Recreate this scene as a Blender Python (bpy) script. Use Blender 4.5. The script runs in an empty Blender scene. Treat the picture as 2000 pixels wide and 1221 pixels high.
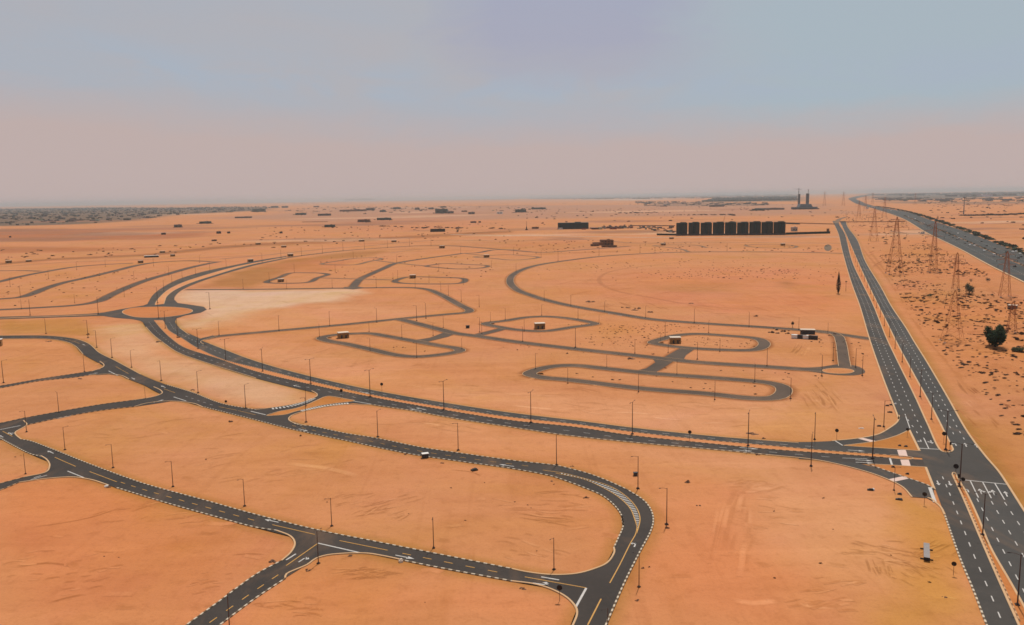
import bpy, bmesh, math, random
import numpy as np
from mathutils import Vector, Matrix, noise as mnoise
random.seed(7)
R = math.radians
sc = bpy.context.scene
COL = sc.collection

# ------------------------------------------------------------------ camera
F_PX, CX, CY, CAM_H = 1600.0, 1000.0, 610.5, 100.0
ROLL = -math.atan(0.0155)
PITCH = math.atan(225.0 / F_PX)
cam_d = bpy.data.cameras.new('camera')
cam = bpy.data.objects.new('camera', cam_d)
COL.objects.link(cam)
cam_d.sensor_width = 36.0
cam_d.sensor_fit = 'HORIZONTAL'
cam_d.lens = 36.0 * F_PX / 2000.0
cam_d.clip_start = 0.5
cam_d.clip_end = 200000.0
fw = Vector((0, math.cos(PITCH), -math.sin(PITCH)))
rt0 = Vector((1, 0, 0))
up0 = rt0.cross(fw)
rt = rt0 * math.cos(ROLL) + up0 * math.sin(ROLL)
up = up0 * math.cos(ROLL) - rt0 * math.sin(ROLL)
cam.matrix_world = Matrix(((rt.x, up.x, -fw.x, 0), (rt.y, up.y, -fw.y, 0), (rt.z, up.z, -fw.z, CAM_H), (0, 0, 0, 1)))
sc.camera = cam

def G(px, py):
    """ground point seen at photo position px, py"""
    d = fw * F_PX + rt * (px - CX) + up * (CY - py)
    t = CAM_H / -d.z if d.z < -1e-6 else 1e6
    return (d.x * t, d.y * t)

def mpp(px, py):
    """metres per photo pixel, across, on the ground at px, py"""
    d = fw * F_PX + rt * (px - CX) + up * (CY - py)
    return CAM_H / -d.z

def hgt(px, yb, yt):
    """height of an upright thing standing at px, yb with its top at yt"""
    x, y = G(px, yb)
    d = fw * F_PX + rt * (px - CX) + up * (CY - yt)
    return CAM_H + d.z * (math.hypot(x, y) / math.hypot(d.x, d.y))

# ------------------------------------------------------------------ helpers
def smooth(pts, step=4.0, closed=False):
    P = [np.array(p, float) for p in pts]
    if closed and np.allclose(P[0], P[-1]): P = P[:-1]
    n = len(P)
    if n < 3 and not closed:
        L = np.linalg.norm(P[1] - P[0]); k = max(2, int(L / step))
        return np.array([P[0] + (P[1] - P[0]) * t for t in np.linspace(0, 1, k)])
    out = []
    segs = n if closed else n - 1
    for i in range(segs):
        if closed: p0, p1, p2, p3 = P[i - 1], P[i], P[(i + 1) % n], P[(i + 2) % n]
        else:
            p1, p2 = P[i], P[i + 1]
            p0 = P[i - 1] if i > 0 else 2 * p1 - p2
            p3 = P[i + 2] if i + 2 < n else 2 * p2 - p1
        t0 = 0; t1 = t0 + max(np.linalg.norm(p1 - p0), 1e-4) ** .5; t2 = t1 + max(np.linalg.norm(p2 - p1), 1e-4) ** .5; t3 = t2 + max(np.linalg.norm(p3 - p2), 1e-4) ** .5
        k = max(2, min(90, int(np.linalg.norm(p2 - p1) / step) + 1))
        for t in np.linspace(t1, t2, k, endpoint=False):
            A1 = (t1 - t) / (t1 - t0) * p0 + (t - t0) / (t1 - t0) * p1
            A2 = (t2 - t) / (t2 - t1) * p1 + (t - t1) / (t2 - t1) * p2
            A3 = (t3 - t) / (t3 - t2) * p2 + (t - t2) / (t3 - t2) * p3
            B1 = (t2 - t) / (t2 - t0) * A1 + (t - t0) / (t2 - t0) * A2
            B2 = (t3 - t) / (t3 - t1) * A2 + (t - t1) / (t3 - t1) * A3
            out.append((t2 - t) / (t2 - t1) * B1 + (t - t1) / (t2 - t1) * B2)
    out.append(P[0] if closed else P[-1])
    return np.array(out)

def resample(C, n):
    s = np.concatenate([[0], np.cumsum(np.linalg.norm(np.diff(C, axis=0), axis=1))])
    q = np.linspace(0, s[-1], n)
    return np.stack([np.interp(q, s, C[:, 0]), np.interp(q, s, C[:, 1])], 1)

def arclen(C):
    return np.concatenate([[0], np.cumsum(np.linalg.norm(np.diff(C, axis=0), axis=1))])

def normals(C):
    T = np.gradient(C, axis=0)
    T /= np.maximum(np.linalg.norm(T, axis=1, keepdims=True), 1e-9)
    return np.stack([-T[:, 1], T[:, 0]], 1)      # left of travel

def curve(px, step=4.0, closed=False):
    return smooth([G(*p) for p in px], step, closed)

def link(o, parent=None):
    COL.objects.link(o)
    if parent is not None: o.parent = parent
    return o

def mesh_obj(name, V, Fc, mat, parent=None, col=None, u=None, mats=None, mi=None, smooth_sh=False):
    me = bpy.data.meshes.new(name)
    me.from_pydata([tuple(map(float, v)) for v in V], [], [tuple(f) for f in Fc])
    if mats:
        for m in mats: me.materials.append(m)
        if mi is not None: me.polygons.foreach_set('material_index', np.array(mi, dtype=np.int32))
    elif mat: me.materials.append(mat)
    if col is not None:
        a = me.color_attributes.new('col', 'FLOAT_COLOR', 'POINT')
        c = np.ones((len(V), 4), np.float32); c[:, :3] = np.array(col, np.float32)
        a.data.foreach_set('color', c.ravel())
    if u is not None:
        a = me.attributes.new('u', 'FLOAT', 'POINT')
        a.data.foreach_set('value', np.array(u, np.float32))
    if smooth_sh: me.polygons.foreach_set('use_smooth', np.ones(len(me.polygons), bool))
    me.update()
    return link(bpy.data.objects.new(name, me), parent)

def tag(o, label=None, cat=None, group=None, kind=None):
    if label: o['label'] = label
    if cat: o['category'] = cat
    if group: o['group'] = group
    if kind: o['kind'] = kind
    return o

def empty(name, loc, rz=0.0, s=1.0):
    o = bpy.data.objects.new(name, None)
    o.empty_display_size = 0.5
    o.location = loc; o.rotation_euler = (0, 0, rz); o.scale = (s, s, s) if not isinstance(s, tuple) else s
    return link(o)

def kids(o): return [c for c in list(COL.objects) if c.parent is o]
KIDS = {}
def copy_tree(o, tree, parent=None):
    c = o.copy(); COL.objects.link(c)
    if parent is not None: c.parent = parent
    for ch, sub in tree: copy_tree(ch, sub, c)
    return c
def tree_of(o):
    return [(ch, tree_of(ch)) for ch in kids(o)]

class MB:
    """collects shapes into ONE mesh"""
    def __init__(s): s.v, s.f, s.m, s.c = [], [], [], []
    def add(s, V, Fc, m=0, c=(1, 1, 1)):
        b = len(s.v); s.v += [tuple(p) for p in V]; s.f += [tuple(b + i for i in f) for f in Fc]; s.m += [m] * len(Fc); s.c += [c] * len(V); return s
    def box(s, cx, cy, z0, sx, sy, sz, rz=0, m=0, c=(1, 1, 1), top=(1, 1)):
        ca, sa = math.cos(rz), math.sin(rz); V = []
        for z, kx, ky in ((z0, 1, 1), (z0 + sz, top[0], top[1])):
            for a, b in ((-1, -1), (1, -1), (1, 1), (-1, 1)):
                x, y = a * sx / 2 * kx, b * sy / 2 * ky
                V.append((cx + x * ca - y * sa, cy + x * sa + y * ca, z))
        return s.add(V, [(3, 2, 1, 0), (4, 5, 6, 7), (0, 1, 5, 4), (1, 2, 6, 5), (2, 3, 7, 6), (3, 0, 4, 7)], m, c)
    def bar(s, a, b, r0, r1=None, n=6, m=0, c=(1, 1, 1)):
        a, b = Vector(a), Vector(b); r1 = r0 if r1 is None else r1
        d = (b - a).normalized(); q = d.orthogonal().normalized(); w = d.cross(q); V = []
        for p, r in ((a, r0), (b, r1)):
            for i in range(n):
                t = 2 * math.pi * i / n
                V.append(p + (q * math.cos(t) + w * math.sin(t)) * r)
        Fc = [(i, (i + 1) % n, n + (i + 1) % n, n + i) for i in range(n)] + [tuple(range(n - 1, -1, -1)), tuple(range(n, 2 * n))]
        return s.add(V, Fc, m, c)
    def lathe(s, prof, cx=0, cy=0, n=10, m=0, c=(1, 1, 1)):
        V = [(cx + r * math.cos(2 * math.pi * i / n), cy + r * math.sin(2 * math.pi * i / n), z) for r, z in prof for i in range(n)]
        Fc = []
        for j in range(len(prof) - 1):
            for i in range(n):
                Fc.append((j * n + i, j * n + (i + 1) % n, (j + 1) * n + (i + 1) % n, (j + 1) * n + i))
        Fc += [tuple(range(n - 1, -1, -1)), tuple((len(prof) - 1) * n + i for i in range(n))]
        return s.add(V, Fc, m, c)
    def prism(s, prof, x0, x1, m=0, c=(1, 1, 1)):
        """profile in (y, z) pushed along x"""
        n = len(prof)
        V = [(x0, y, z) for y, z in prof] + [(x1, y, z) for y, z in prof]
        Fc = [(i, n + i, n + (i + 1) % n, (i + 1) % n) for i in range(n)] + [tuple(range(n)), tuple(range(2 * n - 1, n - 1, -1))]
        return s.add(V, Fc, m, c)
    def build(s, name, mat, parent=None, mats=None, col=False, sm=False):
        return mesh_obj(name, s.v, s.f, mat, parent, col=s.c if col else None, mats=mats, mi=s.m if mats else None, smooth_sh=sm)

ORD = ('first second third fourth fifth sixth seventh eighth ninth tenth eleventh twelfth thirteenth fourteenth fifteenth sixteenth seventeenth eighteenth nineteenth '
       'twentieth').split()
ORD += ['twenty-' + w for w in ORD[:9]] + ['thirtieth'] + ['thirty-' + w for w in ORD[:9]] + ['fortieth']

def s2l(r, g, b):
    f = lambda v: v / 12.92 if v <= .04045 else ((v + .055) / 1.055) ** 2.4
    return tuple(f(v / 255.0) for v in (r, g, b))

# ------------------------------------------------------------------ materials
def new_mat(name):
    m = bpy.data.materials.new(name); m.use_nodes = True
    nt = m.node_tree; bs = nt.nodes['Principled BSDF']
    bs.inputs['Specular IOR Level'].default_value = .25
    return m, nt, bs
def N(nt, t, **kw):
    n = nt.nodes.new(t)
    for k, v in kw.items(): setattr(n, k, v)
    return n
def mixc(nt, a, b, fac, mode='MIX'):
    n = N(nt, 'ShaderNodeMix', data_type='RGBA', blend_type=mode)
    for s, v in ((0, fac), (6, a), (7, b)):
        if hasattr(v, 'node'): nt.links.new(v, n.inputs[s])
        elif s == 0: n.inputs[s].default_value = v
        else: n.inputs[s].default_value = (*v, 1)
    return n.outputs[2]
def math_n(nt, op, a, b=0.0, c=0.0):
    n = N(nt, 'ShaderNodeMath', operation=op)
    for i, v in enumerate((a, b, c)):
        if hasattr(v, 'node'): nt.links.new(v, n.inputs[i])
        else: n.inputs[i].default_value = v
    return n.outputs[0]
def ramp(nt, fac, stops):
    n = N(nt, 'ShaderNodeValToRGB'); cr = n.color_ramp
    while len(cr.elements) < len(stops): cr.elements.new(.5)
    for e, (p, c) in zip(cr.elements, stops):
        e.position = p; e.color = (c, c, c, 1) if not isinstance(c, tuple) else (*c, 1)
    nt.links.new(fac, n.inputs[0]); return n.outputs[0]
def obj_co(nt, scale=(1, 1, 1), rot=(0, 0, 0)):
    tc = N(nt, 'ShaderNodeTexCoord'); mp = N(nt, 'ShaderNodeMapping')
    mp.inputs['Scale'].default_value = scale; mp.inputs['Rotation'].default_value = rot
    nt.links.new(tc.outputs['Object'], mp.inputs[0]); return mp.outputs[0]
def noise_n(nt, co, scale, detail=4, rough=.55, dist=0.0):
    n = N(nt, 'ShaderNodeTexNoise'); n.inputs['Scale'].default_value = scale; n.inputs['Detail'].default_value = detail
    n.inputs['Roughness'].default_value = rough; n.inputs['Distortion'].default_value = dist
    nt.links.new(co, n.inputs['Vector']); return n.outputs['Fac']

def attr_col(nt):
    a = N(nt, 'ShaderNodeAttribute', attribute_name='col'); return a.outputs['Color']

def make_sand():
    m, nt, bs = new_mat('desert_sand')
    co = obj_co(nt); base = attr_col(nt)
    big = noise_n(nt, co, .0045, 4, .6, .4)
    mid = noise_n(nt, co, .028, 5, .62, .6)
    fine = noise_n(nt, co, .22, 4, .65)
    str1 = noise_n(nt, obj_co(nt, (.006, .09, 1), (0, 0, R(8))), 1.0, 4, .6, .5)       # graded, wind swept streaks
    str2 = noise_n(nt, obj_co(nt, (.16, .012, 1), (0, 0, R(-24))), 1.0, 4, .6, .8)
    hue = noise_n(nt, co, .0095, 4, .62, .9)
    c = mixc(nt, base, (1.10, .97, .84), ramp(nt, big, [(.35, 0.0), (.72, .85)]), 'MULTIPLY')
    c = mixc(nt, c, (.93, .95, .70), ramp(nt, hue, [(.50, 0.0), (.70, .9)]), 'MULTIPLY')
    c = mixc(nt, c, (1.0, .95, 1.08), ramp(nt, hue, [(.28, .9), (.46, 0.0)]), 'MULTIPLY')
    c = mixc(nt, c, (.86, .80, .72), ramp(nt, mid, [(.46, 0.0), (.72, .75)]), 'MULTIPLY')
    c = mixc(nt, c, (1.13, 1.17, 1.2), ramp(nt, str1, [(.5, 0.0), (.75, .75)]), 'MULTIPLY')
    c = mixc(nt, c, (.86, .82, .76), ramp(nt, str2, [(.54, 0.0), (.76, .6)]), 'MULTIPLY')
    c = mixc(nt, c, (.80, .76, .70), ramp(nt, fine, [(.52, 0.0), (.78, .8)]), 'MULTIPLY')
    grit = noise_n(nt, co, 1.1, 5, .7)
    c = mixc(nt, c, (.80, .77, .73), ramp(nt, grit, [(.5, 0.0), (.8, .9)]), 'MULTIPLY')
    nt.links.new(c, bs.inputs['Base Color'])
    bs.inputs['Roughness'].default_value = .95; bs.inputs['Specular IOR Level'].default_value = .1
    b = N(nt, 'ShaderNodeBump'); b.inputs['Strength'].default_value = .75; b.inputs['Distance'].default_value = .6
    h = math_n(nt, 'ADD', math_n(nt, 'MULTIPLY', noise_n(nt, co, .16, 5, .6, .5), .9), math_n(nt, 'MULTIPLY', str2, .5))
    nt.links.new(h, b.inputs['Height']); nt.links.new(b.outputs[0], bs.inputs['Normal'])
    return m

def make_asphalt():
    m, nt, bs = new_mat('asphalt')
    co = obj_co(nt); base = attr_col(nt)
    big = noise_n(nt, co, .03, 4, .6, .5); fine = noise_n(nt, co, .7, 4, .7)
    c = mixc(nt, base, (.66, .68, .70), ramp(nt, big, [(.42, 0.0), (.68, .8)]), 'MULTIPLY')
    c = mixc(nt, c, (1.35, 1.28, 1.2), ramp(nt, fine, [(.5, 0.0), (.8, .7)]), 'MULTIPLY')
    dust = noise_n(nt, obj_co(nt, (.05, .014, 1), (0, 0, R(20))), 1.0, 6, .65, .7)
    c = mixc(nt, c, (.27, .145, .075), ramp(nt, dust, [(.54, 0.0), (.80, .42)]))
    nt.links.new(c, bs.inputs['Base Color']); bs.inputs['Roughness'].default_value = .85
    bs.inputs['Specular IOR Level'].default_value = .15
    return m

def make_flat(name, rgb, rough=.8, var=.18, scale=.6, metal=0.0, spec=.25):
    m, nt, bs = new_mat(name)
    n = noise_n(nt, obj_co(nt), scale, 4, .6)
    c = mixc(nt, tuple(v * (1 - var) for v in rgb), tuple(min(1, v * (1 + var)) for v in rgb), n)
    nt.links.new(c, bs.inputs['Base Color']); bs.inputs['Roughness'].default_value = rough
    bs.inputs['Metallic'].default_value = metal; bs.inputs['Specular IOR Level'].default_value = spec
    return m

def make_kerb(name, ca, cb, period):
    m, nt, bs = new_mat(name)
    a = N(nt, 'ShaderNodeAttribute', attribute_name='u')
    fr = math_n(nt, 'FRACT', math_n(nt, 'DIVIDE', a.outputs['Fac'], period))
    g = math_n(nt, 'GREATER_THAN', fr, .5)
    c = mixc(nt, ca, cb, g)
    c = mixc(nt, c, (.5, .32, .17), math_n(nt, 'MULTIPLY', noise_n(nt, obj_co(nt), .15, 4, .6), .45))
    nt.links.new(c, bs.inputs['Base Color']); bs.inputs['Roughness'].default_value = .8
    return m

def make_attr(name, rough=.85, scale=.5):
    m, nt, bs = new_mat(name)
    n = noise_n(nt, obj_co(nt), scale, 3, .6)
    c = mixc(nt, attr_col(nt), (.7, .7, .7), ramp(nt, n, [(.45, 0.0), (.75, .8)]), 'MULTIPLY')
    nt.links.new(c, bs.inputs['Base Color']); bs.inputs['Roughness'].default_value = rough
    return m

SAND, ASPH = make_sand(), make_asphalt()
KERB = make_kerb('painted_kerb', (.024, .02, .017), (.54, .49, .40), 2.3)
KERB_DARK = make_kerb('painted_median_kerb', (.028, .02, .016), (.5, .3, .16), 2.6)
KERB_PLAIN = make_flat('concrete_kerb', (.52, .33, .18), .85, .2, .2)
WHITE = make_flat('white_road_paint', (.47, .445, .42), .6, .2, .8)
YELLOW = make_flat('yellow_road_paint', (.50, .26, .06), .6, .25, .8)
PINK = make_flat('pale_crossing_paint', (.58, .42, .36), .7, .14, .9)
ATTR = make_attr('weathered_surface')
# ------------------------------------------------------------------ ground colour (real differences of the sand; foreground also carries haze and grade) and relief
SAND_BASE = np.array((.475, .208, .090))
CT = np.array((1.0, .91, .83))
def gp(pts): return np.array([G(*p) for p in pts])
# (outline in the photo, tint rgb, soft edge in metres, strength)
PATCH = [
 ([(358,566.5),(690,566.5),(700,572),(668,588),(590,596),(520,604),(470,618),(412,640),(352,640),(345,628),(372,618),(402,608),(404,600),(350,590)], (.53,.385,.285), 20, 1.0),
 ([(400,640),(420,622),(520,608),(640,600),(760,600),(850,608),(700,626),(520,645)], (.54,.30,.17), 30, .5),
 ([(182,634),(275,634),(325,688),(430,724),(590,764),(606,778),(560,792),(500,797),(330,748),(235,700),(195,668)], (.52,.345,.225), 14, .85),
 ([(392,668),(440,680),(520,702),(620,730),(760,760),(900,786),(1250,835),(1600,858),(1740,815),(1690,770),(1300,790),(1000,770),(760,730),(560,672)], (.54,.29,.165), 26, .7),
 ([(600,806),(760,804),(1000,842),(1350,882),(1640,910),(1780,985),(1600,1040),(1500,980),(1300,900),(1000,880),(760,840)], (.53,.28,.155), 20, .65),
 ([(392,562),(455,532),(560,508),(690,492),(760,490),(720,500),(640,507),(560,530),(520,553),(480,562)], (.35,.165,.055), 16, .95),
 ([(520,520),(620,505),(690,510),(640,530),(600,532),(560,530)], (.42,.175,.075), 16, .6),
 ([(0,627),(168,622),(176,640),(172,655),(0,652)], (.40,.205,.066), 8, .95),
 ([(0,664),(140,668),(200,712),(180,723),(70,736),(0,745)], (.48,.235,.10), 12, .5),
 ([(0,960),(130,940),(330,990),(560,1050),(560,1100),(360,1221),(0,1221)], (.485,.195,.078), 30, .75),  # this and the next: stronger near orange, haze and grade painted in
 ([(560,1130),(720,1095),(1000,1140),(1110,1180),(1120,1221),(450,1221)], (.52,.215,.098), 12, .6),
 ([(1215,1140),(1290,1010),(1420,960),(1560,1020),(1560,1221),(1190,1221)], (.52,.21,.095), 25, .75),
 ([(1520,985),(1690,965),(1800,1000),(1830,1040),(1800,1120),(1640,1130),(1530,1090)], (.54,.30,.16), 18, .75),
 ([(1745,965),(1840,1010),(1925,1221),(1740,1221),(1770,1120),(1790,1040)], (.45,.235,.062), 9, .9),
 ([(1715,640),(1790,665),(1880,810),(1970,930),(2040,1010),(2040,1080),(1960,930),(1880,830),(1800,700)], (.43,.215,.075), 6, .7),
 ([(1872,820),(1920,880),(2010,985),(2060,985),(1990,900),(1930,830)], (.37,.17,.055), 7, .95),
 ([(1700,480),(1810,465),(1990,560),(2300,720),(2300,1100),(2010,900),(1900,780),(1790,660)], (.45,.205,.085), 20, .8),
 ([(1830,480),(1940,525),(2060,590),(2000,600),(1900,560),(1830,520)], (.46,.20,.09), 10, .6),
 ([(1180,530),(1500,520),(1640,530),(1640,610),(1450,610),(1280,600),(1120,570)], (.49,.20,.095), 40, .6),
 ([(1250,558),(1340,552),(1440,556),(1450,566),(1350,572),(1260,568)], (.40,.18,.07), 26, .7),
 ([(1520,552),(1535,549),(1550,552),(1560,558),(1538,562),(1524,558)], (.32,.15,.06), 14, .9),
 ([(1556,556),(1580,554),(1596,560),(1570,563)], (.40,.19,.08), 14, .7),
 ([(-300,455),(60,448),(260,452),(400,455),(380,464),(200,470),(-300,474)], (.35,.14,.065), 80, .85),
 ([(-300,482),(100,482),(260,486),(200,492),(-300,495)], (.33,.135,.06), 45, .8),
 ([(560,440),(800,425),(980,430),(980,440),(700,452)], (.44,.20,.105), 220, .6),
 ([(1660,402),(1800,420),(2300,440),(2600,480),(2300,480),(1990,470),(1830,430)], (.44,.21,.10), 150, .6),
 ([(300,500),(420,487.5),(500,481),(690,473),(860,463),(1000,454.5),(1000,450),(860,457),(690,466.5),(500,475.5),(420,481.5),(300,494)], (.31,.135,.05), 14, .85),
 ([(-60,522),(0,517.5),(100,509),(250,502),(300,500),(300,494.5),(250,497.5),(100,504.5),(0,513),(-60,518)], (.33,.145,.055), 10, .8),
 ([(760,484),(1000,470),(1200,472),(1640,478),(1640,482),(1250,482),(1060,491),(900,482)], (.40,.185,.075), 50, .5),
 ([(470,395.5),(560,393),(620,390.3),(700,391.2),(760,388.8),(900,387.6),(1000,387.6),(1010,389.4),(900,390.6),(760,392.6),(640,394.4),(470,397)], (.055,.07,.08), 250, .95),
 ([(1030,386.8),(1250,382.2),(1560,379),(1560,381.6),(1400,384.6),(1250,387.2),(1100,389),(1030,389.2)], (.05,.065,.07), 250, .95),
 ([(1372,394.5),(1400,388.6),(1565,384.8),(1565,393)], (.035,.062,.058), 120, .9),
 ([(1090,390.5),(1240,388.5),(1360,388.5),(1240,391.5)], (.42,.36,.33), 120, .8),
 ([(1250,397),(1380,394.5),(1500,398),(1490,402),(1300,402.5)], (.17,.12,.10), 90, .7),
 ([(1700,382),(1830,378.2),(2000,374.4),(2300,368),(2300,379),(2000,383.5),(1900,386.5),(1760,391),(1712,388)], (.085,.095,.10), 250, .9),
 ([(1890,381),(2000,378.5),(2200,375),(2200,376.4),(2000,380.4),(1890,383)], (.42,.40,.40), 200, .8),
 ([(1716,393),(1880,395),(2000,393.5),(2200,389),(2200,392),(2000,396.6),(1880,398.2),(1740,397)], (.14,.11,.09), 90, .7),
 ([(-300,411),(0,408.5),(200,405.5),(330,406),(470,404),(530,405),(520,411),(420,416),(330,421),(270,430),(180,437),(60,441),(-300,446)], (.10,.085,.07), 60, .9),
 ([(520,412),(640,404),(840,404),(900,409),(760,413),(620,416)], (.36,.20,.13), 200, .7),
 ([(-300,424+24),(120,446),(330,452),(420,461),(300,468),(60,466),(-300,470)], (.35,.145,.068), 40, .6),
 ([(1626,768),(1640,790),(1625,800),(1560,815),(1545,800),(1590,780)], (.47,.23,.10), 10, .5),
]
PATCH.insert(0, ([(1540,1100),(1700,1060),(1760,1120),(1760,1221),(1540,1221)], (.495,.25,.108), 16, .8))
PATCH.insert(0, ([(420,426),(700,406),(1100,401),(1640,398),(1640,418),(1320,424),(1000,428),(700,436)], (.35,.205,.15), 260, .8))
_r = random.Random(21)
for _k in range(54):
    _x, _y = (_r.uniform(-60, 1640), _r.uniform(398, 470)) if _k < 40 else (_r.uniform(1780, 2100), _r.uniform(396, 470))
    if _k < 40 and _y < 470 - _x * .03 - 44: _y += 46
    _w, _h = _r.uniform(50, 190), _r.uniform(.8, 2.2) * (_y - 380) / 45
    _c = [(.29,.14,.085), (.33,.165,.10), (.54,.35,.25), (.24,.13,.085)][_k % 4]
    PATCH.append(([(_x - _w, _y + .016 * _w), (_x - _w * .3, _y - _h + .005 * _w), (_x + _w * .5, _y - _h * .8 - .008 * _w), (_x + _w, _y - .016 * _w), (_x + _w * .3, _y + _h - .005 * _w), (_x - _w * .4, _y + _h * .7 + .006 * _w)], _c, 1.2e3 / (_y - 372) * 1.4, .7))
PATCH = [(gp(p), np.array(c) * CT, e, s) for p, c, e, s in PATCH]
DUNE = gp([(1705,485),(1800,470),(1830,478),(1925,530),(1990,566),(2120,640),(2120,1000),(2040,930),(1935,830),(1870,740),(1800,655),(1752,590)])

def sdist(P, poly):
    """signed distance to a polygon, > 0 inside"""
    d = np.full(len(P), 1e18); inside = np.zeros(len(P), bool); n = len(poly)
    for i in range(n):
        a, b = poly[i], poly[(i + 1) % n]; e = b - a
        t = np.clip(((P - a) @ e) / max(e @ e, 1e-9), 0, 1)
        q = P - (a + t[:, None] * e); d = np.minimum(d, (q ** 2).sum(1))
        c = (a[1] > P[:, 1]) != (b[1] > P[:, 1])
        with np.errstate(divide='ignore', invalid='ignore'):
            x = a[0] + (P[:, 1] - a[1]) * e[0] / (e[1] if e[1] != 0 else 1e-12)
        inside ^= c & (P[:, 0] < x)
    d = np.sqrt(d)
    return np.where(inside, d, -d)

def wob(P, s, k):
    return np.sin(P[:, 0] / s + 1.3 * k) * np.cos(P[:, 1] / (s * 1.27) + 2.1 * k) + .6 * np.sin(P[:, 0] / s * 2.3 + P[:, 1] / s * 1.7 + k)

def sand_col(P):
    P = np.asarray(P, float)
    C = np.tile(SAND_BASE, (len(P), 1))
    for k, (poly, c, e, s) in enumerate(PATCH):
        lo, hi = poly.min(0) - 2 * e, poly.max(0) + 2 * e
        m = np.where(((P > lo) & (P < hi)).all(1))[0]
        if not len(m): continue
        Q = P[m]
        d = sdist(Q, poly) + wob(Q, 1.3 * e, k) * .35 * e + wob(Q, .37 * e, k + 3) * .12 * e
        w = np.clip(d / e * .5 + .5, 0, 1); w = (w * w * (3 - 2 * w) * s)[:, None]
        C[m] = C[m] * (1 - w) + c * w
    return C

def relief(P):
    """low hummocks between the service road and the highway; flat everywhere else"""
    P = np.asarray(P, float); Z = np.zeros(len(P))
    lo, hi = DUNE.min(0), DUNE.max(0)
    m = np.where(((P > lo) & (P < hi)).all(1))[0]
    if len(m):
        w = np.clip((sdist(P[m], DUNE) - 2) / 16, 0, 1)
        z = np.array([mnoise.noise((x * .045, y * .045, 0)) * 2.2 + abs(mnoise.noise((x * .11, y * .11, 5))) * 2.4 + mnoise.noise((x * .25, y * .25, 9)) * .6
                      if w[i] > 0 else 0 for i, (x, y) in enumerate(P[m])])
        Z[m] = z * w
    return Z
def relief1(x, y): return float(relief(np.array([[x, y]]))[0])

def graded(a, b, s0, g, smax):
    out, s, x = [], s0, a
    while x < b:
        out.append(x); s = min(smax, s * g); x += s
    return out + [b]
half = graded(0, 70000, 3.0, 1.0, 3.0)[:150] ; half = list(np.arange(0, 150, 4.0)) + list(np.arange(150, 620, 3.2)) + graded(620, 75000, 4, 1.06, 9000)
halfL = list(np.arange(0, 400, 4.0)) + graded(400, 75000, 5, 1.05, 9000)
xs = np.array([-v for v in halfL[:0:-1]] + half)
ys = np.array([-4000, -1200, -400, -100, 0, 60, 100, 130] + list(np.arange(150, 900, 3.4)) + graded(900, 62000, 4, 1.035, 6000))
gx, gy = np.meshgrid(xs, ys)
GP = np.stack([gx.ravel(), gy.ravel()], 1)
gz = relief(GP)
nx, ny = len(xs), len(ys)
me = bpy.data.meshes.new('ground')
me.vertices.add(nx * ny)
me.vertices.foreach_set('co', np.column_stack([GP, gz]).astype(np.float32).ravel())
i0 = (np.arange(ny - 1)[:, None] * nx + np.arange(nx - 1)[None, :]).ravel()
q = np.stack([i0, i0 + 1, i0 + 1 + nx, i0 + nx], 1).astype(np.int32)
me.loops.add(q.size); me.loops.foreach_set('vertex_index', q.ravel())
me.polygons.add(len(q)); me.polygons.foreach_set('loop_start', np.arange(0, q.size, 4, dtype=np.int32))
me.polygons.foreach_set('use_smooth', np.ones(len(q), bool))
me.update(); me.validate()
a = me.color_attributes.new('col', 'FLOAT_COLOR', 'POINT')
cc = np.ones((nx * ny, 4), np.float32); cc[:, :3] = sand_col(GP)
a.data.foreach_set('color', cc.ravel())
me.materials.append(SAND)
ground = link(bpy.data.objects.new('ground', me)); tag(ground, kind='structure')

# ------------------------------------------------------------------ road sheets
ZL = [0.034]
SH = [0]
def nextz():
    ZL[0] += .0018; return ZL[0]
A_DARK, A_MID, A_GREY, A_DUST = (.050,.041,.036), (.058,.052,.047), (.072,.057,.045), (.15,.10,.062)
SHOULDER_SHADOW_TINT = np.array((.47, .38, .27))  # brown compacted shoulder, with the kerb's shadow mixed into the tint
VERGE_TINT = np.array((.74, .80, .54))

def strip(name, L, Rr, z, mat, cols=None, kind='structure', zr=None):
    n = len(L); z = np.full(n, z) if np.isscalar(z) else z
    V = [(*L[i], z[i]) for i in range(n)] + [(*Rr[i], z[i]) for i in range(n)]
    Fc = [(i, i + 1, n + i + 1, n + i) for i in range(n - 1)]
    # face up
    a, b, c = (np.array(V[k]) for k in Fc[0][:3])
    if np.cross(b - a, c - a)[2] < 0: Fc = [f[::-1] for f in Fc]
    return tag(mesh_obj(name, V, Fc, mat, col=cols), kind=kind)

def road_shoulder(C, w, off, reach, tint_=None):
    """darker graded sand beside the asphalt, kerb shadow tinted in by default, fading out into the open sand"""
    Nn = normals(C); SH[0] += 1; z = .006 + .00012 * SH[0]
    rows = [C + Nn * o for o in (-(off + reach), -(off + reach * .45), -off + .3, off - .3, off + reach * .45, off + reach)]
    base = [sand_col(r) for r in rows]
    T = SHOULDER_SHADOW_TINT if tint_ is None else tint_
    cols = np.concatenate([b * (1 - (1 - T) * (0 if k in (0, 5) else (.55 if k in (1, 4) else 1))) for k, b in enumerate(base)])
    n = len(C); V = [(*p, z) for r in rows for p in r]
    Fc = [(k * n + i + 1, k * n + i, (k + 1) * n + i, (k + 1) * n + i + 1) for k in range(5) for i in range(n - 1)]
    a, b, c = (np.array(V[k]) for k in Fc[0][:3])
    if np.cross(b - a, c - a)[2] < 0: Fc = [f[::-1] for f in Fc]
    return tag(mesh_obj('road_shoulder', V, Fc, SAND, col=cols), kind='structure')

def asph_cols(P, c, dust=0.0):
    return np.tile(np.array(c), (len(P), 1)) * (1 - dust) + sand_col(P) * dust

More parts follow.
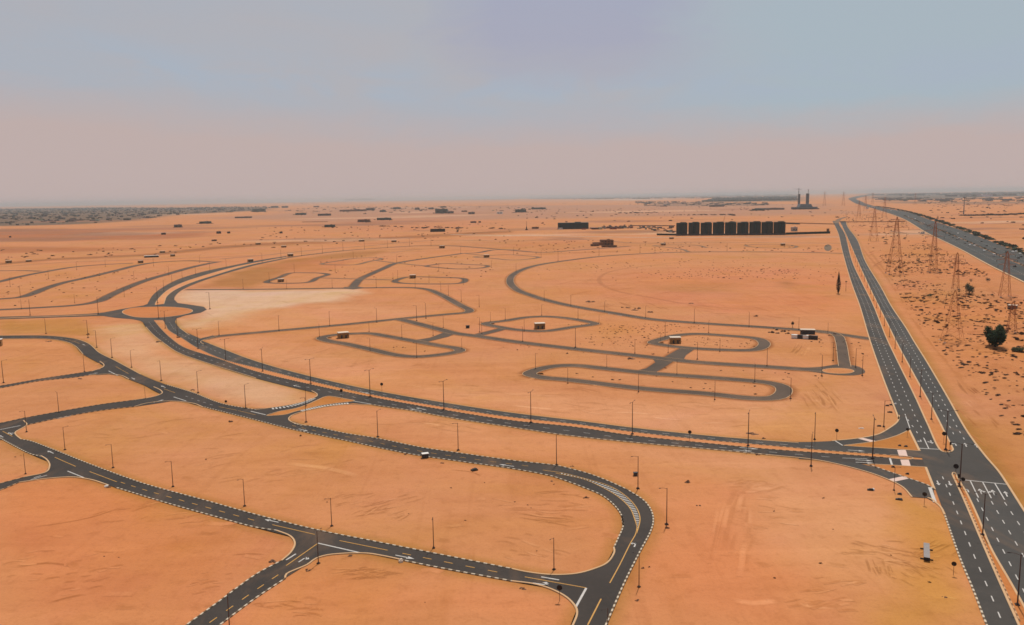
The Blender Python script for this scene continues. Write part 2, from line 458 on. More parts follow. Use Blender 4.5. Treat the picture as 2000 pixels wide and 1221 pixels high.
def road(px, w, c=A_GREY, closed=False, step=5.0, shoulder=2.2, dust=.06, name='road'):
    C = curve(px, step, closed); Nn = normals(C)
    if closed:
        t = (C[1] - C[-2]); t /= np.linalg.norm(t); Nn[0] = Nn[-1] = (-t[1], t[0])
    L, Rr = C + Nn * w / 2, C - Nn * w / 2
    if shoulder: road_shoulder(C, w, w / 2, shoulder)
    strip(name, L, Rr, nextz(), ASPH, np.concatenate([asph_cols(L, c, dust), asph_cols(Rr, c, dust)]))
    if shoulder >= 3 and w < 12:
        for sd_ in (1, -1): kerb(C + Nn * sd_ * (w / 2 + .1), KERB_PLAIN, w=.3, h=.22)
    return C

def road_edges(lp, rp, c=A_MID, n=None, dust=.0, name='road', mat=None, z=None):
    L, Rr = curve(lp, 3.0), curve(rp, 3.0)
    n = n or max(len(L), len(Rr))
    L, Rr = resample(L, n), resample(Rr, n)
    strip(name, L, Rr, nextz() if z is None else z, mat or ASPH, np.concatenate([asph_cols(L, c, dust), asph_cols(Rr, c, dust)]))
    return L, Rr

def apron(px, c=A_MID, dust=0.0, name='road', z=None, mat=None, sm=False, sand=False, tint=(1, 1, 1), h=0.0):
    P = curve(px, 3.0, True)[:-1] if sm else gp(px)
    z = nextz() if z is None else z
    cols = sand_col(P) * np.array(tint) if sand else asph_cols(P, c, dust)
    bm = bmesh.new()
    vs = [bm.verts.new((*p, z)) for p in P]
    f = bm.faces.new(vs); f.normal_update()
    if f.normal.z < 0: f.normal_flip()
    bmesh.ops.triangulate(bm, faces=[f])
    me = bpy.data.meshes.new(name); bm.to_mesh(me)
    a = me.color_attributes.new('col', 'FLOAT_COLOR', 'POINT')
    cc = np.ones((len(P), 4), np.float32); cc[:, :3] = cols
    a.data.foreach_set('color', cc.ravel()); bm.free()
    me.materials.append(mat or (SAND if sand else ASPH))
    return tag(link(bpy.data.objects.new(name, me)), kind='structure')

def kerb(C, mat=None, w=.4, h=.27, off=0.0, name='road_kerb', z0=-.05):
    """a real kerb: a stone strip standing proud of the road"""
    C = np.asarray(C); Nn = normals(C); u = arclen(C)
    A, B = C + Nn * (off + w / 2), C + Nn * (off - w / 2); n = len(C)
    V = [(*p, z0) for p in A] + [(*p, h) for p in A] + [(*p, h) for p in B] + [(*p, z0) for p in B]
    Fc = []
    for i in range(n - 1):
        Fc += [(i, i + 1, n + i + 1, n + i), (n + i, n + i + 1, 2 * n + i + 1, 2 * n + i), (2 * n + i, 2 * n + i + 1, 3 * n + i + 1, 3 * n + i)]
    Fc += [(0, n, 2 * n, 3 * n), (n - 1, 4 * n - 1, 3 * n - 1, 2 * n - 1)]
    return tag(mesh_obj(name, V, Fc, mat or KERB, u=np.concatenate([u] * 4)), kind='structure')

def kerb_px(px, mat=None, closed=False, **k): return kerb(curve(px, 1.5, closed), mat, **k)

ZM = .185
def quad_marks(name, items, mat):
    V, Fc = [], []
    for q in items:
        b = len(V); V += [(*p, ZM) for p in q]
        a = np.array(q); ar = sum(a[i][0] * a[(i + 1) % len(a)][1] - a[(i + 1) % len(a)][0] * a[i][1] for i in range(len(a)))
        f = tuple(range(b, b + len(q))); Fc.append(f if ar > 0 else f[::-1])
    if V: tag(mesh_obj(name, V, Fc, mat), kind='structure')

def dashes(C, on, period, w=.3, off=0.0, s0=0.0, s1=None):
    C = np.asarray(C); s = arclen(C); Nn = normals(C); out = []
    t = s0; s1 = s[-1] if s1 is None else s1
    while t + on < s1:
        q = []
        for a, sg in ((t, 1), (t + on, 1), (t + on, -1), (t, -1)):
            p = np.array([np.interp(a, s, C[:, k] + Nn[:, k] * off) for k in (0, 1)]); nn = np.array([np.interp(a, s, Nn[:, k]) for k in (0, 1)])
            q.append(tuple(p + nn * sg * w / 2))
        out.append(q); t += period
    return out

def line_px(p, q, w=.4):
    a, b = np.array(G(*p)), np.array(G(*q)); d = (b - a) / np.linalg.norm(b - a); n = np.array((-d[1], d[0])) * w / 2
    return [tuple(a + n), tuple(b + n), tuple(b - n), tuple(a - n)]
def poly_line(px, w=.3):
    C = curve(px, 2.0); Nn = normals(C); L, Rr = C + Nn * w / 2, C - Nn * w / 2
    return [[tuple(L[i]), tuple(L[i + 1]), tuple(Rr[i + 1]), tuple(Rr[i])] for i in range(len(C) - 1)]
def arrow(px, py, tx, ty, L=5.0, kind='s', w=1.0):
    """arrow at px,py pointing towards the photo position tx,ty"""
    c = np.array(G(px, py)); d = np.array(G(tx, ty)) - c; d /= np.linalg.norm(d); n = np.array((-d[1], d[0]))
    P = lambda a, b: tuple(c + d * a * L + n * b * w)
    out = [[P(-.5, .2), P(-.5, -.2), P(.2, -.2), P(.2, .2)]]
    if kind in 's b t': out.append([P(.15, .75), P(.15, -.75), P(.55, 0)])
    sg = {'l': 1, 'r': -1, 't': 1, 'b': -1}.get(kind)
    if sg:
        out.append([P(.2, -.2 * sg), P(.1, .9 * sg), P(-.0, .9 * sg), P(.05, -.2 * sg)])
        out.append([P(.2, .8 * sg), P(-.12, .8 * sg), P(.04, 1.6 * sg)])
    return out
# ================================================================== roads, traced from the photograph
# --- faint far tracks and roads
road([(-120,522),(0,516),(100,507),(250,500),(300,497),(330,493),(420,485),(500,478),(600,473),(690,470),(775,465),(860,460),(937,455),(1000,451),(1080,447)], 12, (.26,.125,.06), shoulder=6, dust=.35, name='track')
road([(430,506),(500,500),(560,494),(640,486),(720,480),(800,473),(865,469),(937,470),(1000,470.5),(1100,469),(1140,468),(1200,471)], 10, A_DUST, dust=.45)
road([(0,562),(-60,565)], 6.5, A_DUST) if False else None
road([(880,458),(1000,460),(1100,461),(1200,463),(1300,464),(1420,463.5),(1540,463),(1638,463)], 16, (.50,.40,.32), dust=.3, shoulder=5)
road([(1060,463),(1120,466),(1180,470),(1250,475),(1375,473),(1500,474),(1644,475.5)], 9, A_DUST, dust=.4)
road([(0,521),(120,513),(250,508),(400,503),(500,499)], 7, (.25,.13,.065), dust=.4, name='track')
# --- left hand subdivision
road([(-60,607),(0,605),(75,601),(150,596),(187,590),(215,577),(250,561),(287,547),(325,536),(375,522),(412,514),(428,511)], 11.5, A_GREY)
road([(-60,588),(0,584),(37,581),(57,576),(87,564),(125,552),(162,544),(225,529),(275,517),(312,512),(362,509.5),(415,511)], 11.5, A_GREY)
road([(-60,562),(0,550),(32,542),(82,532),(150,521),(200,517),(260,514)], 11, A_GREY)
road([(-60,529),(0,529),(40,528.6),(80,530)], 8, A_GREY)
# --- inner loops
LW = 6.5
road([(688,562),(704,545),(725,535),(750,524),(775,514),(830,505),(890,497),(905,495),(930,494),(969,488),(1010,488)], 10, A_GREY)
road([(905,495),(937,498),(956,500)], 5.5, A_DUST)
road([(927,502),(965,505),(1000,508),(1025,507),(1052,502.5),(1025,499.5),(985,497.5),(956,499.5)], LW, A_DUST, closed=True)
road([(522,552),(548,541),(572,533),(600,533),(625,533.5),(640,536),(620,543),(598,552),(560,553.5)], 7.4, A_GREY, closed=True)
road([(628,543),(700,545),(770,547)], 5.5, A_DUST)
road([(772,551),(785,543.5),(800,541),(850,541.5),(895,543),(907,545),(900,553),(880,554.5),(800,554)], 7.4, A_GREY, closed=True)
road([(628,516),(665,509),(690,505),(715,503.5),(745,505),(720,511),(690,517.5),(655,517.5)], 6.5, A_DUST, closed=True)
road([(735,509),(755,511.5),(775,514),(805,517),(832,519.5)], 5.5, A_DUST)
road([(832,520),(848,517),(866,515),(910,516.5),(952,519),(940,523.5),(900,525.5),(860,523)], 6.5, A_GREY, closed=True)
road([(762,494.5),(800,489),(850,486),(900,487)], 7, (.30,.15,.08), dust=.5)
road([(500,514),(562,503.5),(625,495),(675,489.5),(750,484),(825,480),(875,480),(937,484),(1000,489),(1062,493),(1125,489),(1180,485),(1230,481)], 8.8, A_GREY, shoulder=3.6)
road([(1275,480.3),(1300,478.5),(1356,479),(1381,484)], 5.5, A_DUST)
road([(1275,480.3),(1310,484),(1332,487),(1345,492)], 5.5, A_DUST)
road([(1456,480),(1480,477.5),(1520,477.5),(1555,481),(1540,485),(1495,484.5)], 5.5, A_DUST, closed=True)
apron([(1617 + 7.5 * math.cos(t * .45), 484 + 6.5 * math.sin(t * .45)) for t in range(14)], A_DUST)
# --- the great curve on the right and its exit to the highway
road([(1648,495),(1560,493),(1450,492),(1325,493),(1250,496),(1175,501),(1100,510),(1050,518),(1020,527),(1002,537),(996,547),(1000,558),(1015,569),(1040,578),(1062,585),(1112,597),(1200,612),(1275,624),(1375,632),(1500,640),(1600,648),(1650,655),(1705,663)], 8.8, A_GREY, shoulder=3.6)
# --- street round the pale plot
C_PLOT = road([(362,566),(500,565.3),(675,563),(800,562),(832,565),(855,573),(900,597),(917,606),(912,610.5),(875,614),(800,621),(675,634),(500,650),(420,658),(392,664)], 8, A_GREY, shoulder=3.4)
# --- middle street, loops off it, little circle at its end
road([(780,624),(792,626.5),(825,635),(862,644.5),(887,651),(940,658),(1000,667),(1125,682),(1225,693),(1287,700),(1350,707),(1500,717),(1575,722),(1612,723)], 8.6, A_GREY, shoulder=3.6)
road([(808,669),(822,667),(850,660.5),(884,651)], 8, A_GREY)
road([(932,655),(948,651),(972,645),(990,640)], 8, A_GREY)
road([(948,632),(985,627),(1030,620),(1065,618.5),(1105,621.5),(1150,629),(1162,633),(1120,639),(1062,647),(1020,645.5),(980,640)], 7.6, A_GREY, closed=True, shoulder=3.6)
road([(628,660),(650,655),(690,652),(722,651.5),(750,656),(817,668),(862,676),(893,681),(898,686),(862,693),(812,697),(775,694),(725,683),(675,672),(640,666)], 7.6, A_GREY, closed=True, shoulder=3.6)
road([(1275,670),(1295,662),(1325,655),(1362,652.5),(1420,656),(1475,661),(1491,668),(1489,678),(1470,684),(1420,684),(1345,680),(1300,675)], 7.6, A_GREY, closed=True, shoulder=3.6)
road([(1345,679),(1322,692),(1300,706),(1278,720),(1262,728)], 8.6, A_GREY, shoulder=2.8)
road([(1034,731),(1055,721),(1090,715),(1125,714.5),(1180,720),(1275,730),(1400,739),(1500,748),(1526,755),(1530,768),(1510,778),(1470,778.5),(1375,769),(1250,759),(1107,742),(1060,738)], 8, A_GREY, closed=True, shoulder=4)
road([(1585,645.5),(1620,649),(1636,656),(1642,668),(1648,705),(1650,716)], 6.5, A_GREY, shoulder=4)
apron([(1560,719.5),(1600,717),(1640,712),(1668,714),(1686,721),(1688,729),(1668,733.5),(1630,732.5),(1600,728.5),(1572,724)], A_GREY, sm=True, dust=.05)
apron([(1606,724),(1618,720.6),(1640,719.6),(1660,721.8),(1668,726),(1655,730),(1632,730.4),(1614,728.4)], sm=True, sand=True, z=.19, name='traffic_island')
kerb_px([(1606,724),(1618,720.6),(1640,719.6),(1660,721.8),(1668,726),(1655,730),(1632,730.4),(1614,728.4)], KERB_PLAIN, closed=True)
# junction flares of the inner streets
apron([(1275,698.5),(1300,697.5),(1322,689),(1338,681),(1356,682.5),(1340,694),(1336,701),(1352,706),(1335,708),(1308,706),(1290,716),(1275,725),(1262,731),(1238,725),(1262,720),(1280,708),(1276,703)], A_GREY, dust=.04)
apron([(873,647),(884,654),(876,658),(850,664),(838,667),(830,672),(806,670),(812,664),(840,660)], A_GREY, dust=.06)
apron([(672,561),(700,560),(716,562.5),(690,565.5),(668,564)], A_GREY, dust=.05)

# --- ring street in the left foreground and its branches
F_UP = [(-40,655),(0,656),(87,656),(140,661),(170,670),(195,690),(225,705),(275,732),(325,752),(375,767),(437,790),(500,801),(560,820),(600,832),(675,847),(737,857),(825,875),(900,886),(1000,900),(1087,910),(1125,919),(1150,926),(1187,940),(1225,957),(1257,978),(1272,998),(1276,1018),(1271,1038),(1250,1078),(1220,1138),(1185,1218),(1165,1262)]
F_LO = [(-40,661),(0,662),(87,662),(125,667),(145,675),(162,692),(200,713),(247,739),(282,753),(317,771),(397,795),(500,821),(575,840),(675,861),(800,887),(900,902),(1000,916),(1075,930),(1100,938),(1140,953),(1175,968),(1200,988),(1214,1008),(1217,1028),(1207,1053),(1201,1072),(1180,1110),(1150,1150),(1127,1195),(1110,1240)]
FL, FR = road_edges(F_UP, F_LO, A_DARK, n=420)
H_UP = [(-40,836),(0,838),(36,858),(57,861),(100,877),(175,907),(262,939),(300,951),(400,978),(500,1006),(620,1036),(725,1057),(875,1087),(1000,1112),(1100,1128),(1170,1140)]
H_LO = [(-40,842),(0,856),(25,870),(62,888),(110,908),(175,934),(225,952),(325,983),(425,1011),(500,1031),(600,1056),(700,1077),(800,1098),(875,1113),(1000,1136),(1075,1149),(1150,1166)]
HL, HR = road_edges(H_UP, H_LO, A_DARK, n=260)
road_edges([(-40,833),(0,827),(50,816),(112,805),(200,790),(275,779),(345,768)], [(-40,846),(0,838),(47,831),(125,815),(200,802),(262,795),(355,781)], A_DARK)
road_edges([(-40,758),(0,754),(75,741),(155,729),(180,725),(215,716)], [(-40,763),(0,758.5),(75,745),(150,737),(175,733),(232,727)], A_DARK)
road_edges([(-40,954),(0,945),(50,932),(110,920)], [(-40,968),(0,958),(37,943),(87,935),(140,931)], A_DARK)
road_edges([(598,1060),(567,1081),(550,1096),(500,1123),(425,1178),(367,1220),(318,1258)], [(650,1072),(617,1091),(600,1103),(560,1128),(500,1169),(432,1220),(385,1258)], A_DARK, n=60)
# flared mouths
apron([(190,727),(203,713.5),(215,712),(262,744),(247,740),(237,734.5),(212,731.5),(188,733)], A_DARK)
apron([(268,784),(300,776),(316,769),(313,762),(330,758),(415,796),(397,796),(375,788),(350,784.6),(325,784.2),(290,788)], A_DARK)
apron([(55,931),(87,924.5),(97,911),(91,898),(80,890),(110,893),(235,948),(225,952.5),(212,948.5),(175,936.5),(137,932.5),(87,935.5),(50,941)], A_DARK)
apron([(500,1030),(545,1038),(567,1048),(576,1063),(567,1081),(552,1096),(600,1104),(617,1091.5),(630,1087),(675,1081.3),(712,1081.3),(750,1087),(777,1093.5),(800,1098.5),(740,1080),(620,1050)], A_DARK)
apron([(960,1104),(1000,1112),(1025,1117.5),(1075,1123.5),(1125,1121.5),(1162,1111.5),(1185,1101.5),(1198,1079),(1215,1060),(1200,1150),(1130,1215),(1127,1201),(1125,1188),(1107,1168),(1075,1151),(1042,1141.5),(990,1134)], A_DARK)
apron([(0,833),(46,822),(52,831),(40,837),(30,845),(32,851),(42,860),(0,860)], A_DARK)
apron([(495,799),(530,797),(570,790),(600,783),(618,775),(620,768),(609,764),(594,756),(640,770),(700,786),(726,791),(690,788),(661,791),(625,797),(592,804.5),(570,812),(564,820),(572,827),(590,832),(545,826),(500,812)], A_DARK)
apron([(521,812.5),(545,804.5),(575,799),(600,791),(618,783),(634,776),(642,774.5),(676,780),(692,783.5),(655,788.5),(625,793),(600,799),(575,805),(556,810.5)], sand=True, z=.19, name='traffic_island', tint=(.9,.82,.6))
kerb_px([(521,812.5),(545,804.5),(575,799),(600,791),(618,783),(634,776),(642,774.5),(676,780),(692,783.5),(655,788.5),(625,793),(600,799),(575,805),(556,810.5)], KERB_PLAIN, closed=True, w=.4)

# --- boulevard with its sand median
C1_LO = [(277,625),(285,639),(300,655),(322,672),(350,690),(400,708),(500,739),(600,764),(660,777),(725,791),(800,802),(900,820),(1000,835),(1100,850),(1250,866),(1375,877),(1500,889),(1600,899),(1700,907),(1810,913)]
C1_UP = [(297,622),(304,630),(315,643),(335,662),(362,680),(425,700.5),(500,726),(600,750),(725,776),(865,801),(1000,822),(1125,835),(1232,851),(1375,866),(1500,878),(1625,887),(1737,895),(1815,899)]
C2_LO = [(319,624),(323,634),(330,646),(355,661),(385,680),(440,704),(500,719),(605,745),(725,771.5),(865,796),(1000,816),(1125,829.5),(1235,844.5),(1375,860),(1500,871),(1625,882),(1740,890),(1815,896)]
C2_UP = [(340,624),(343,632),(351,641),(370,655),(410,672),(500,706),(600,734),(725,762),(867,787),(1000,807),(1125,822),(1235,836),(1375,851),(1500,861.5),(1560,866),(1647,871),(1740,878),(1812,883)]
B1L, B1R = road_edges(C1_UP, C1_LO, A_DARK, n=420)
B2L, B2R = road_edges(C2_UP, C2_LO, A_MID, n=420)
def median(up_, lo_, name='median_strip', z=.19, tint=(1.03,.95,.85), n=300):
    L, Rr = resample(curve(up_, 2), n), resample(curve(lo_, 2), n)
    strip(name, L, Rr, z, SAND, np.concatenate([sand_col(L), sand_col(Rr)]) * np.array(tint))
    return L, Rr
median(C2_LO[1:-1], C1_UP[1:-1])
kerb_px(C1_UP[1:-1], KERB_DARK, w=.45, h=.3)
kerb_px(C2_LO[1:-1], KERB_DARK, w=.45, h=.3)
kerb_px([(1735,889.7),(1760,891),(1781,894.5),(1783,897),(1770,898.3),(1732,894.8)], KERB_PLAIN)
# north-west continuation beyond the roundabout
W_L = [(288,594),(291,588),(300,575),(320,560),(350,545),(400,530),(450,519.5),(500,509.5),(560,500)]
W_R = [(303,596),(304,592),(312,581),(331,565),(363,550),(413,534),(455,522.5),(500,513),(560,502)]
E_L = [(320,594),(322,588),(326,579),(341,567),(376,551.5),(426,535.5),(462,524.5),(500,515),(560,503.2)]
E_R = [(346,594),(341,587),(342,579),(356,566.5),(389,551.5),(439,535),(470,526),(500,518),(560,505)]
road_edges(W_L, W_R, A_GREY, n=120); road_edges(E_L, E_R, A_GREY, n=120)
median(W_R, E_L, n=110, tint=(1.15,1.2,1.25)); kerb_px(W_R, KERB_PLAIN, w=.5); kerb_px(E_L, KERB_PLAIN, w=.5)
# west leg of the roundabout, a narrow dual street
road_edges([(-60,621),(0,619),(125,615.5),(200,611),(240,604)], [(-60,626),(0,624),(150,619),(200,617.5),(245,622)], A_GREY)
road_edges([(-60,623.6),(0,621.6),(100,618),(190,614.5)], [(-60,624.4),(0,622.4),(100,618.8),(190,615.3)], (.5,.28,.15), mat=SAND, name='median_strip', z=.19)
# roundabout ring
apron([(190,612),(203,610.5),(237,604),(280,597),(288,594),(292,589),(303,590),(304,594),(320,594),(324,589),(341,586),(347,592),(375,596),(398,599.5),(404,605),(392,611),(362,616.5),(345,622),(341,631),(322,630),(318,625.5),(300,625.5),(303,631),(283,632),(274,627),(260,624),(225,621),(205,618)], A_MID, dust=.02)
ISL = [(239,610),(246,605),(262,601.5),(290,600),(320,599.6),(350,601),(370,604),(376,608),(366,613),(345,617),(320,620),(295,621),(268,620),(248,615.5)]
apron(ISL, sm=True, sand=True, z=.19, name='roundabout_island', tint=(.94,.84,.68)); kerb_px(ISL, KERB_PLAIN, closed=True, w=.6)
apron([(365,650),(392,662),(415,655.5),(424,657),(398,664),(392,668),(398,674),(410,678),(380,664)], A_MID)
kerb_px([(424,657),(400,663.5),(392,668),(398,673)], KERB_PLAIN)

# --- main highway beside the development
A1_L = [(1626,432),(1630,440),(1637.5,457.5),(1645,490),(1662,550),(1680,600),(1699,665),(1725,740),(1756,820),(1775,842),(1796,882),(1811,915),(1845,1006),(1875,1091),(1900,1151),(1926,1219),(1944,1262)]
A1_R = [(1637,432),(1640,440),(1650,457),(1665,512),(1685,555),(1705,595),(1732,662),(1750,700),(1787,775),(1812,830),(1836,879),(1860,928),(1880,971),(1915,1053),(1950,1133),(1988,1218),(2007,1262)]
A2_L = [(1640,432),(1644,440),(1660,475),(1675,510),(1700,565),(1737,640),(1750,667),(1782,727),(1822,800),(1850,855),(1861,880),(1876,938),(1890,968),(1910,1011),(1935,1071),(1975,1141),(2000,1186),(2040,1262)]
A2_R = [(1652,432),(1655,442),(1675,470),(1690,510),(1720,560),(1742,600),(1769,640),(1785,667),(1810,707),(1850,775),(1890,845),(1925,892),(1950,921),(1967,946),(2000,998),(2060,1090),(2150,1220)]
M1L, M1R = road_edges(A1_L, A1_R, A_MID, n=400)
M2L, M2R = road_edges(A2_L, A2_R, (.062,.058,.054), n=400)
road([(1632,436),(1640,428),(1652,424)], 14, A_DUST)
# crossing in the middle of the highway
apron([(1800,893),(1812,872),(1836,879.5),(1848,884),(1858,882),(1864,872),(1900,870),(1935,905),(1968,947),(1920,946),(1876,940),(1864,926),(1858,930),(1835,960),(1822,950),(1808,914)], A_MID)
MED_N_L, MED_N_R = A1_R[1:11], A2_L[1:11]
median(MED_N_L + [(1838,879)], MED_N_R[:10] + [(1859,873)])
apron([(1832,872),(1848,856),(1857,868),(1861,876),(1859,880.5),(1850,883),(1841,881.5)], sand=True, z=.194, name='median_strip', tint=(1.03,.95,.85))
kerb_px(A1_R[1:10] + [(1836,879),(1843,883.5),(1853,884),(1861,880),(1859,873),(1850,855)], KERB_PLAIN, w=.6)
kerb_px(A2_L[1:10], KERB_PLAIN, w=.7)
MS_L = [(1860,928),(1880,971),(1915,1053),(1950,1133),(1988,1218),(2007,1262)]
MS_R = [(1867,929),(1876,944),(1890,968),(1910,1011),(1935,1071),(1975,1141),(2000,1186),(2040,1262)]
median(MS_L, MS_R, tint=(.92,.80,.58))
kerb_px(MS_L, KERB_PLAIN, w=.55); kerb_px(MS_R, KERB_PLAIN, w=.55)
kerb_px([(1884,972),(1918,1050),(1953,1130),(1992,1215)], KERB_DARK, w=.3, h=.26)
kerb_px([(1860,928),(1861,924),(1865,924),(1867,929)], KERB_PLAIN)
kerb_px(A2_R, KERB_PLAIN, w=.7)
kerb_px(A1_L[1:9], KERB_PLAIN, w=.7)
kerb_px([(1845,1006),(1875,1091),(1900,1151),(1926,1219),(1944,1262)], KERB, w=.45)
# slip lanes and corner islands
road_edges([(1500,861.5),(1560,864),(1625,862),(1675,857),(1712,850),(1737,837),(1753,824),(1752,812)], [(1500,866),(1560,868),(1647,871.5),(1712,862.5),(1750,852),(1772,841),(1779,838),(1768,812)], A_MID, n=90)
road_edges([(1560,895),(1640,902),(1675,905.5),(1735,921),(1782,937),(1812,948),(1823,955)], [(1560,897),(1600,900),(1690,921),(1737,938),(1762,951),(1780,968),(1812,973)], A_MID, n=90)
apron([(1775,952),(1812,948),(1823,955),(1828,983),(1810,973.5),(1781,971.5)], A_MID)
I_UP = [(1647,871.2),(1712,862.6),(1750,852.3),(1776,840.5),(1796,881.5),(1740,877.5)]
I_LO = [(1695,907.3),(1720,908.3),(1808,913.3),(1825,957),(1812,948.5),(1782,937.5),(1735,921.5)]
apron(I_UP, sand=True, z=.19, name='traffic_island', tint=(.86,.78,.55)); apron(I_LO, sand=True, z=.19, name='traffic_island', tint=(.88,.80,.58))
kerb_px(I_UP[:4], KERB_PLAIN); kerb(gp(I_UP[3:5]), KERB_PLAIN, w=.8); kerb_px(I_UP[4:] + I_UP[:1], KERB_PLAIN)
kerb(gp(I_LO[2:4]), KERB_PLAIN, w=.8); kerb_px(I_LO[3:] + I_LO[:1], KERB, w=.42); kerb_px(I_LO[:3], KERB_PLAIN)
kerb_px([(1625,862),(1675,857),(1712,850),(1737,837),(1753,824),(1756,812)], KERB_PLAIN, w=.6)
kerb_px([(1812,973),(1820,976),(1827,982),(1837,991),(1845,1006)], KERB_PLAIN, w=.6)
# --- the old highway far right, coming down from the horizon
road_edges([(1760,377.3),(1700,380),(1668,384.5),(1657,388),(1660,391),(1675,399),(1710,408.5),(1762,426),(1812,455),(1875,486),(1937,520),(2000,551),(2100,605),(2250,690)],
           [(1760,378.2),(1705,381.5),(1680,386),(1672,388.5),(1680,392.5),(1700,400.5),(1730,407),(1775,415),(1812,428),(1875,449),(1937,472),(2000,497),(2100,540),(2250,600)], (.052,.053,.05), n=220, name='highway')
road_edges([(1765,421.5),(1812,440.8),(1875,465.8),(1937,493.2),(2000,520.6),(2100,567)], [(1765,420.5),(1812,440),(1875,464.6),(1937,491.7),(2000,518.5),(2100,564)], (.3,.16,.09), mat=SAND, name='median_strip', z=.2)
HL_, HR_ = curve([(1668,386.5),(1688,398),(1730,412),(1775,430),(1820,452),(1875,476),(1937,506),(2000,537),(2100,590)], 6), curve([(1690,397),(1730,408),(1775,419),(1812,434),(1875,456),(1937,482),(2000,508),(2100,553)], 6)
kerb_px([(1710,409.5),(1762,427),(1812,456.3),(1875,487.3),(1937,521.3),(2000,552.5),(2100,607)], KERB_PLAIN, w=2.2, h=.9, name='sand_berm')
road([(1740,452),(1765,455),(1800,457),(1818,458.5)], 12, A_DUST, shoulder=0)
road([(1640,433.5),(1700,434),(1768,433)], 9, (.14,.10,.07), shoulder=0)
road([(1770,434),(1790,434),(1800,440)], 9, A_GREY, shoulder=0)

# ================================================================== kerbs of the streets
def sub(px, a, b): return [p for p in px if a <= p[0] <= b]
kerb_px(sub(F_UP, 282, 500), KERB); kerb_px([(572,827),(590,832)] + F_UP[13:-8], KERB)
kerb_px([(1225,957),(1257,978),(1272,998),(1276,1018),(1271,1038),(1250,1078),(1220,1138),(1185,1218),(1165,1262)], KERB, w=.42)
kerb_px(sub(F_UP, -40, 282), KERB_PLAIN)
kerb_px(F_LO[10:24] + [(1214,1008),(1217,1028),(1207,1053),(1199,1071)], KERB)
kerb_px(F_LO[:6], KERB_PLAIN)
kerb_px([(42,859),(57,861.5),(100,877),(175,907),(262,939),(300,951),(400,978),(500,1006),(620,1036),(725,1057),(875,1087),(1000,1112)], KERB)
kerb_px([(-10,850),(0,856),(25,870),(62,888),(80,892)], KERB); kerb_px([(225,952.5),(325,983),(425,1011),(500,1031),(540,1037)], KERB)
kerb_px([(785,1094.5),(800,1098),(875,1113),(1000,1136)], KERB)
kerb_px([(550,1096),(500,1123),(425,1178),(367,1220),(318,1258)], KERB, w=.42); kerb_px([(557,1131),(500,1169),(432,1220),(385,1258)], KERB, w=.42)
for p in ([(180,725.5),(200,718),(203,713),(195,706)], [(175,733),(212,731),(237,734),(252,741)], [(262,782),(300,775.5),(316,769),(314,763),(300,756)], [(262,795),(287,788),(325,784),(375,788),(397,796)],
          [(50,932),(87,924),(97,911),(91,898),(80,891)], [(37,943),(87,936),(137,932.5),(175,937),(212,948.5)], [(540,1037),(567,1048),(576,1063),(567,1081),(550,1096)],
          [(557,1130),(560,1122),(600,1104),(617,1092),(640,1085),(712,1081.5),(750,1087),(785,1094.5)], [(1000,1112),(1025,1117.5),(1075,1123.5),(1125,1121.5),(1162,1111.5),(1185,1101),(1200,1079),(1199,1071)],
          [(1000,1136),(1042,1141.5),(1075,1151),(1107,1168),(1125,1188),(1127,1201),(1119,1222),(1108,1245)], [(46,822),(52,831),(30,845),(32,851),(42,859)],
          [(609,764),(619,770),(618,775),(600,783),(570,791),(530,797),(500,801)], [(600,832),(575,827),(564,820),(570,812),(592,804.5),(625,797),(661,791),(726,791)]):
    kerb_px(p, KERB_PLAIN, w=.5)
for e in ([(-40,833),(0,827),(50,816)], [(52,831),(125,815),(200,802),(262,795)], [(60,814.5),(112,805),(200,790),(262,782)], [(-40,758),(0,754),(75,741),(155,729),(180,725.5)], [(-40,763),(0,758.5),(75,745),(150,737),(175,733)], [(-40,954),(0,945),(50,932)], [(-40,968),(0,958),(37,943)]):
    kerb_px(e, KERB_DARK, w=.35)
kerb_px(C1_LO[1:7], KERB_PLAIN); kerb_px([(726,791),(800,802),(900,820),(1000,835),(1100,850),(1250,866),(1375,877),(1500,889)], make_kerb('painted_cream_kerb', (.20,.13,.08), (.62,.48,.33), 2.8), w=.45)
kerb_px([(1500,889),(1600,900),(1690,921.5),(1737,938.5),(1762,951.5),(1781,971.5)], KERB_PLAIN, w=.5)
kerb_px(C2_UP[2:4], KERB_PLAIN); kerb_px(C2_UP[4:-3], KERB_PLAIN, w=.4)
# shoulders along the big streets
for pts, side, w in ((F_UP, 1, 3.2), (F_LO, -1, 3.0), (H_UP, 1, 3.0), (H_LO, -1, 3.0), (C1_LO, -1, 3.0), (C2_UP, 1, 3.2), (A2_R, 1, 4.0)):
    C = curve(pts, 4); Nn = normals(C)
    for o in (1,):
        road_shoulder(C, 0, .0, w * 1.5, VERGE_TINT)

